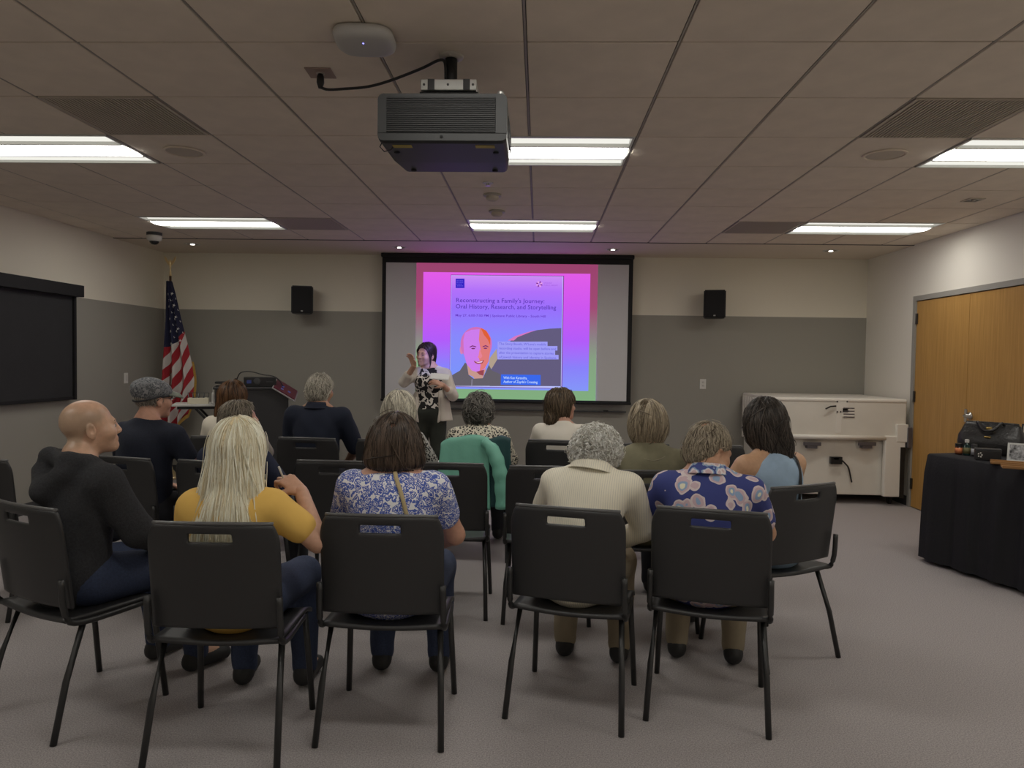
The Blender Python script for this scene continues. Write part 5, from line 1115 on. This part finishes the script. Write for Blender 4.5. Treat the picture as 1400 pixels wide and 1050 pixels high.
# ---- empty chairs
for px_, D_, lab in ((-34, 3.85, 'empty black chair beside the bald man, below the window shade'), (455, 4.05, 'empty black chair in front of the dark-haired woman, lectern side'), (609, 4.05, 'empty black chair behind the mint jacket'), (750, 4.0, 'empty black chair in front of the person with curly hair'),
                     (874, 5.2, 'empty black chair next to the woman in the cream tee'), (975, 5.2, 'empty black chair ahead of the man in the Hawaiian shirt')):
    p = on(px_, 620, Y=D_); chair(p.x, D_+.25, math.radians({-34: -8}.get(px_, 0)), lab)

# ---- mint jacket over the chair of the woman in leopard print
root_l = PEOPLE['woman with short wavy dark grey hair in a leopard print blouse'][0]
jk = thing('jacket', 'mint green rain jacket with dark teal lining hung over a chair back', 'jacket', (root_l.location.x, root_l.location.y-.02, 0)); m_mint = mat('mint_nylon', (.20, .52, .40), .5, bump=.4, bscale=14); m_teal = mat('dark_teal_lining', (.012, .06, .065), .6)
def jfn(x0, x1, zb_, dy, droop, fold):
    def fn(u, v):
        x = x0+(x1-x0)*u; zt = .903+dy*.3-droop*max(0, (.2-u)/.2)**1.5-.012*math.sin(7*u)
        if v < .2: y, z = -.232+.0*v, zt-.12*(1-v/.2)
        elif v < .3: a = (v-.2)/.1*math.pi; y, z = -.258+.026*math.cos(a)-dy*(1-math.cos(a))/2, zt+.012*math.sin(a)
        else: q = (v-.3)/.7; y = -.286-dy-.02*q-fold*q*(math.sin(13*u+2*q)+.5*math.sin(29*u-4*q)); z = zt-(zt-zb_)*q; x += (-.04*(1-u)+.02*u)*q
        return (x, y, z)
    return fn
obj('jacket_body', sheet(jfn(-.245, .10, .40, .012, .05, .012), 36, 44, .008), m_mint, jk, True)
obj('lining', sheet(jfn(.06, .255, .42, .004, .0, .008), 20, 40, .006), m_teal, jk, True)
obj('sleeve', tube(B(), smooth_path([(.06, -.30, .89), (.13, -.325, .83), (.175, -.345, .72), (.2, -.345, .58), (.21, -.34, .42)], 5), [.03+.022*min(1, q/6)+.004*math.sin(q*1.7) for q in range(21)], 14), m_mint, jk, True)

# ---- presenter in front of the screen
PD = 7.6
def W3(x, y, Y=PD): p = on(x, y, Y=Y); return V3(p.x, p.y, p.z)
p0 = W3(587, 566); O_ = V3(p0[0], p0[1], 0)
pr_t = thing('person', 'woman in a cream cardigan and floral top speaking before the screen', 'person', tuple(O_), 0, 'presenter')
hc = W3(582.5, 485.5, 7.55)-O_
J = dict(H=rotz(math.radians(150))@rotx(math.radians(-2))@roty(math.radians(-4)), head=hc, nb=W3(587.5, 504, 7.6)-O_, pelvis=W3(587.5, 563)-O_, shR=W3(566.5, 512)-O_, shL=W3(609, 512.5)-O_,
         elR=W3(552.5, 522, 7.5)-O_, wrR=W3(566, 500.5, 7.3)-O_, elL=W3(619.5, 541, 7.55)-O_, wrL=W3(606, 526.5, 7.33)-O_)
J['handR'] = (W3(562, 488, 7.27)-W3(566, 500.5, 7.3), V3(.5, .8, .1), .45, -1); J['handL'] = (W3(590, 520, 7.27)-W3(606, 526.5, 7.33), V3(.1, -.7, .7), .55, -1)
for s, q in (('R', -1), ('L', 1)): J['hip'+s] = J['pelvis']+V3(q*.085, 0, -.03); J['kn'+s] = V3(q*.095+.0, -.02, .5); J['an'+s] = V3(q*.1, .01, .09); J['toe'+s] = V3(q*.12, -.15, .035)
floral = noisy('floral_top', [(0, (.012, .011, .012)), (.50, (.74, .70, .64)), (.64, (.012, .011, .012))], 17, 1)
PS = dict(skin=SK['fair'], g=.95, bust=1, nk=.9, top=floral, top_name='blouse', collar=False, inset=.24, sleeve=0., fit=.012, th=.009, hf=.0042, hh=.004, hs=.95, pants=mat('trousers_olive_black', (.026, .030, .022), .85), seed=31, ks=.92, hem=(W3(588, 559)-O_)[2],
          hair_m=HM('presenter', (.012, .008, .008), (.05, .032, .032), .35), hair=dict(t=.012, zb=[(-.2, -.09), (-.05, -.09), (-.03, -.03), (.0, .0), (.04, .02), (.06, .055), (.085, .10), (.2, .12)], ext=[((0, -.085, -.04), (.05, .045, .07), .03)], n=1500, len=.09, w=.002, jit=.08, steps=8, rad=.2, flow=(0, -.5, 0), h=.006))
build(pr_t, J, PS); face_bits(pr_t, J, mat('brow_dark', (.03, .02, .02), .8))
H = J['H']; c = J['head']
for sx in (-1, 1): obj('hair_lock', tube(B(), smooth_path([c+H@V3(sx*.03, .075, .10), c+H@V3(sx*.068, .06, .05), c+H@V3(sx*.08, .03, -.02), c+H@V3(sx*.078, .02, -.09), c+H@V3(sx*.07, .02, -.125)], 4), [.006]*4+[.010]*8+[.006]*4+[.002], 8), PS['hair_m'][1], pr_t, True)
up = (J['nb']-J['pelvis'])/np.linalg.norm(J['nb']-J['pelvis']); rt = J['shR']-J['shL']; rt = rt-up*(rt@up); rt /= np.linalg.norm(rt); fw = np.cross(up, rt); R = np.stack([rt, fw, up], 1); L_ = np.linalg.norm(J['nb']-J['pelvis'])
i_ = .02; cg = [El(lerp(J['pelvis'], J['nb'], .3), (.155+i_, .115+i_, .36*L_), R, .05), El(lerp(J['pelvis'], J['nb'], .74), (.155+i_*.6, .105+i_, .30*L_), R, .05), El(J['pelvis']-up*.02+rt*0, (.175+i_, .125+i_, .17), R, .05), Rc(lerp(J['shL'], J['shR'], .04), lerp(J['shL'], J['shR'], .96), .062, .062, .04)]
cg += [Rc(J['nb']+up*.01-fw*.02, lerp(J['nb'], J['sh'+q], .8), .05, .058, .04) for q in 'LR']
for q in 'LR': cg += [Rc(J['sh'+q], J['el'+q], .06, .054, .03), Rc(J['el'+q], lerp(J['el'+q], J['wr'+q], .42), .054, .05, .02)]
front = [El(lerp(J['pelvis'], J['nb'], .35)+fw*.17, (.118, .17, .55), R, .012), El(J['nb']+fw*.05+up*.05, (.07, .09, .12), R, .02)]
V, F = sculpt(cg, .010, front, extra=wrinkle(.0025, 10, 16, 2)); npmesh('cardigan', V, F, [mat('cream_cardigan', (.70, .64, .56), .9, bump=.2, bscale=200)], pr_t)
bm = sheet(lambda u, v: tuple(J['pelvis']-rt*(.125+.075*u+.045*v*u)+fw*(.10-.07*u+.025*math.sin(5*u))+up*(.16-.25*v)), 10, 14, .01); obj('cardigan_hem', bm, mat('cream_cardigan', (.70, .64, .56)), pr_t, True)
bm = sheet(lambda u, v: tuple(J['pelvis']+rt*(.125+.06*u+.02*v*u)+fw*(.10-.07*u)+up*(.16-.2*v)), 10, 14, .01); obj('cardigan_hem', bm, mat('cream_cardigan', (.70, .64, .56)), pr_t, True)
for q in (-1, 1): obj('top_strap', tube(B(), smooth_path([lerp(J['pelvis'], J['nb'], .8)+rt*q*.075+fw*.115, lerp(J['pelvis'], J['nb'], .93)+rt*q*.078+fw*.085, J['nb']+rt*q*.085+fw*.02+up*.005], 4), .007, 6), m_blk, pr_t, True)
t = thing('note_cards', 'white note cards in the hand of the presenter', 'paper', tuple(W3(600, 517, 7.22)), math.radians(-6))
M_ = Matrix.Rotation(math.radians(52), 4, 'X') @ Matrix.Rotation(math.radians(8), 4, 'Y')
obj('card', box(B(), (-.085, -.02, 0), (.085, .05, .006), .001, M=M_), mat('paper_white', (.82, .82, .80), .7), t); obj('card_back', box(B(), (-.06, -.015, .006), (.1, .052, .009), .001, M=M_), mat('paper_white', (.82, .82, .80)), t)

# ---- small things among the seats
q = on(259, 640, Y=4.16); t = thing('shoulder_bag', 'small maroon bag hanging between the capped man and the next chair', 'bag', (q.x, q.y, .60))
obj('bag_body', box(B(), (-.022, -.03, 0), (.022, .05, .17), .012, 3), mat('maroon_leather', (.10, .02, .03), .45), t); obj('bag_trim', box(B(), (-.023, -.034, .06), (.023, -.028, .085), .002), mat('pale_pink_trim', (.5, .3, .3), .5), t)
obj('bag_strap', tube(B(), smooth_path([(0, .0, .165), (.012, .02, .24), (.03, .05, .27), (.05, .08, .26)], 4), .006, 8), mat('maroon_leather', (.10, .02, .03)), t, True)
q = on(588, 628, Y=5.72); t = thing('booklet', 'open white booklet on the lap of the woman with pale grey hair', 'booklet', (q.x, q.y, .63))
for k in (-1, 1): obj('page', sheet(lambda u, v: (k*(.002+.11*u), -.08+.16*v, .012*math.sin(math.pi*u)+.03*u), 8, 4, .004), mat('paper_white', (.82, .82, .80)), t, True)
obj('spine', box(B(), (-.004, -.08, -.006), (.004, .08, .002)), m_dgrey, t)
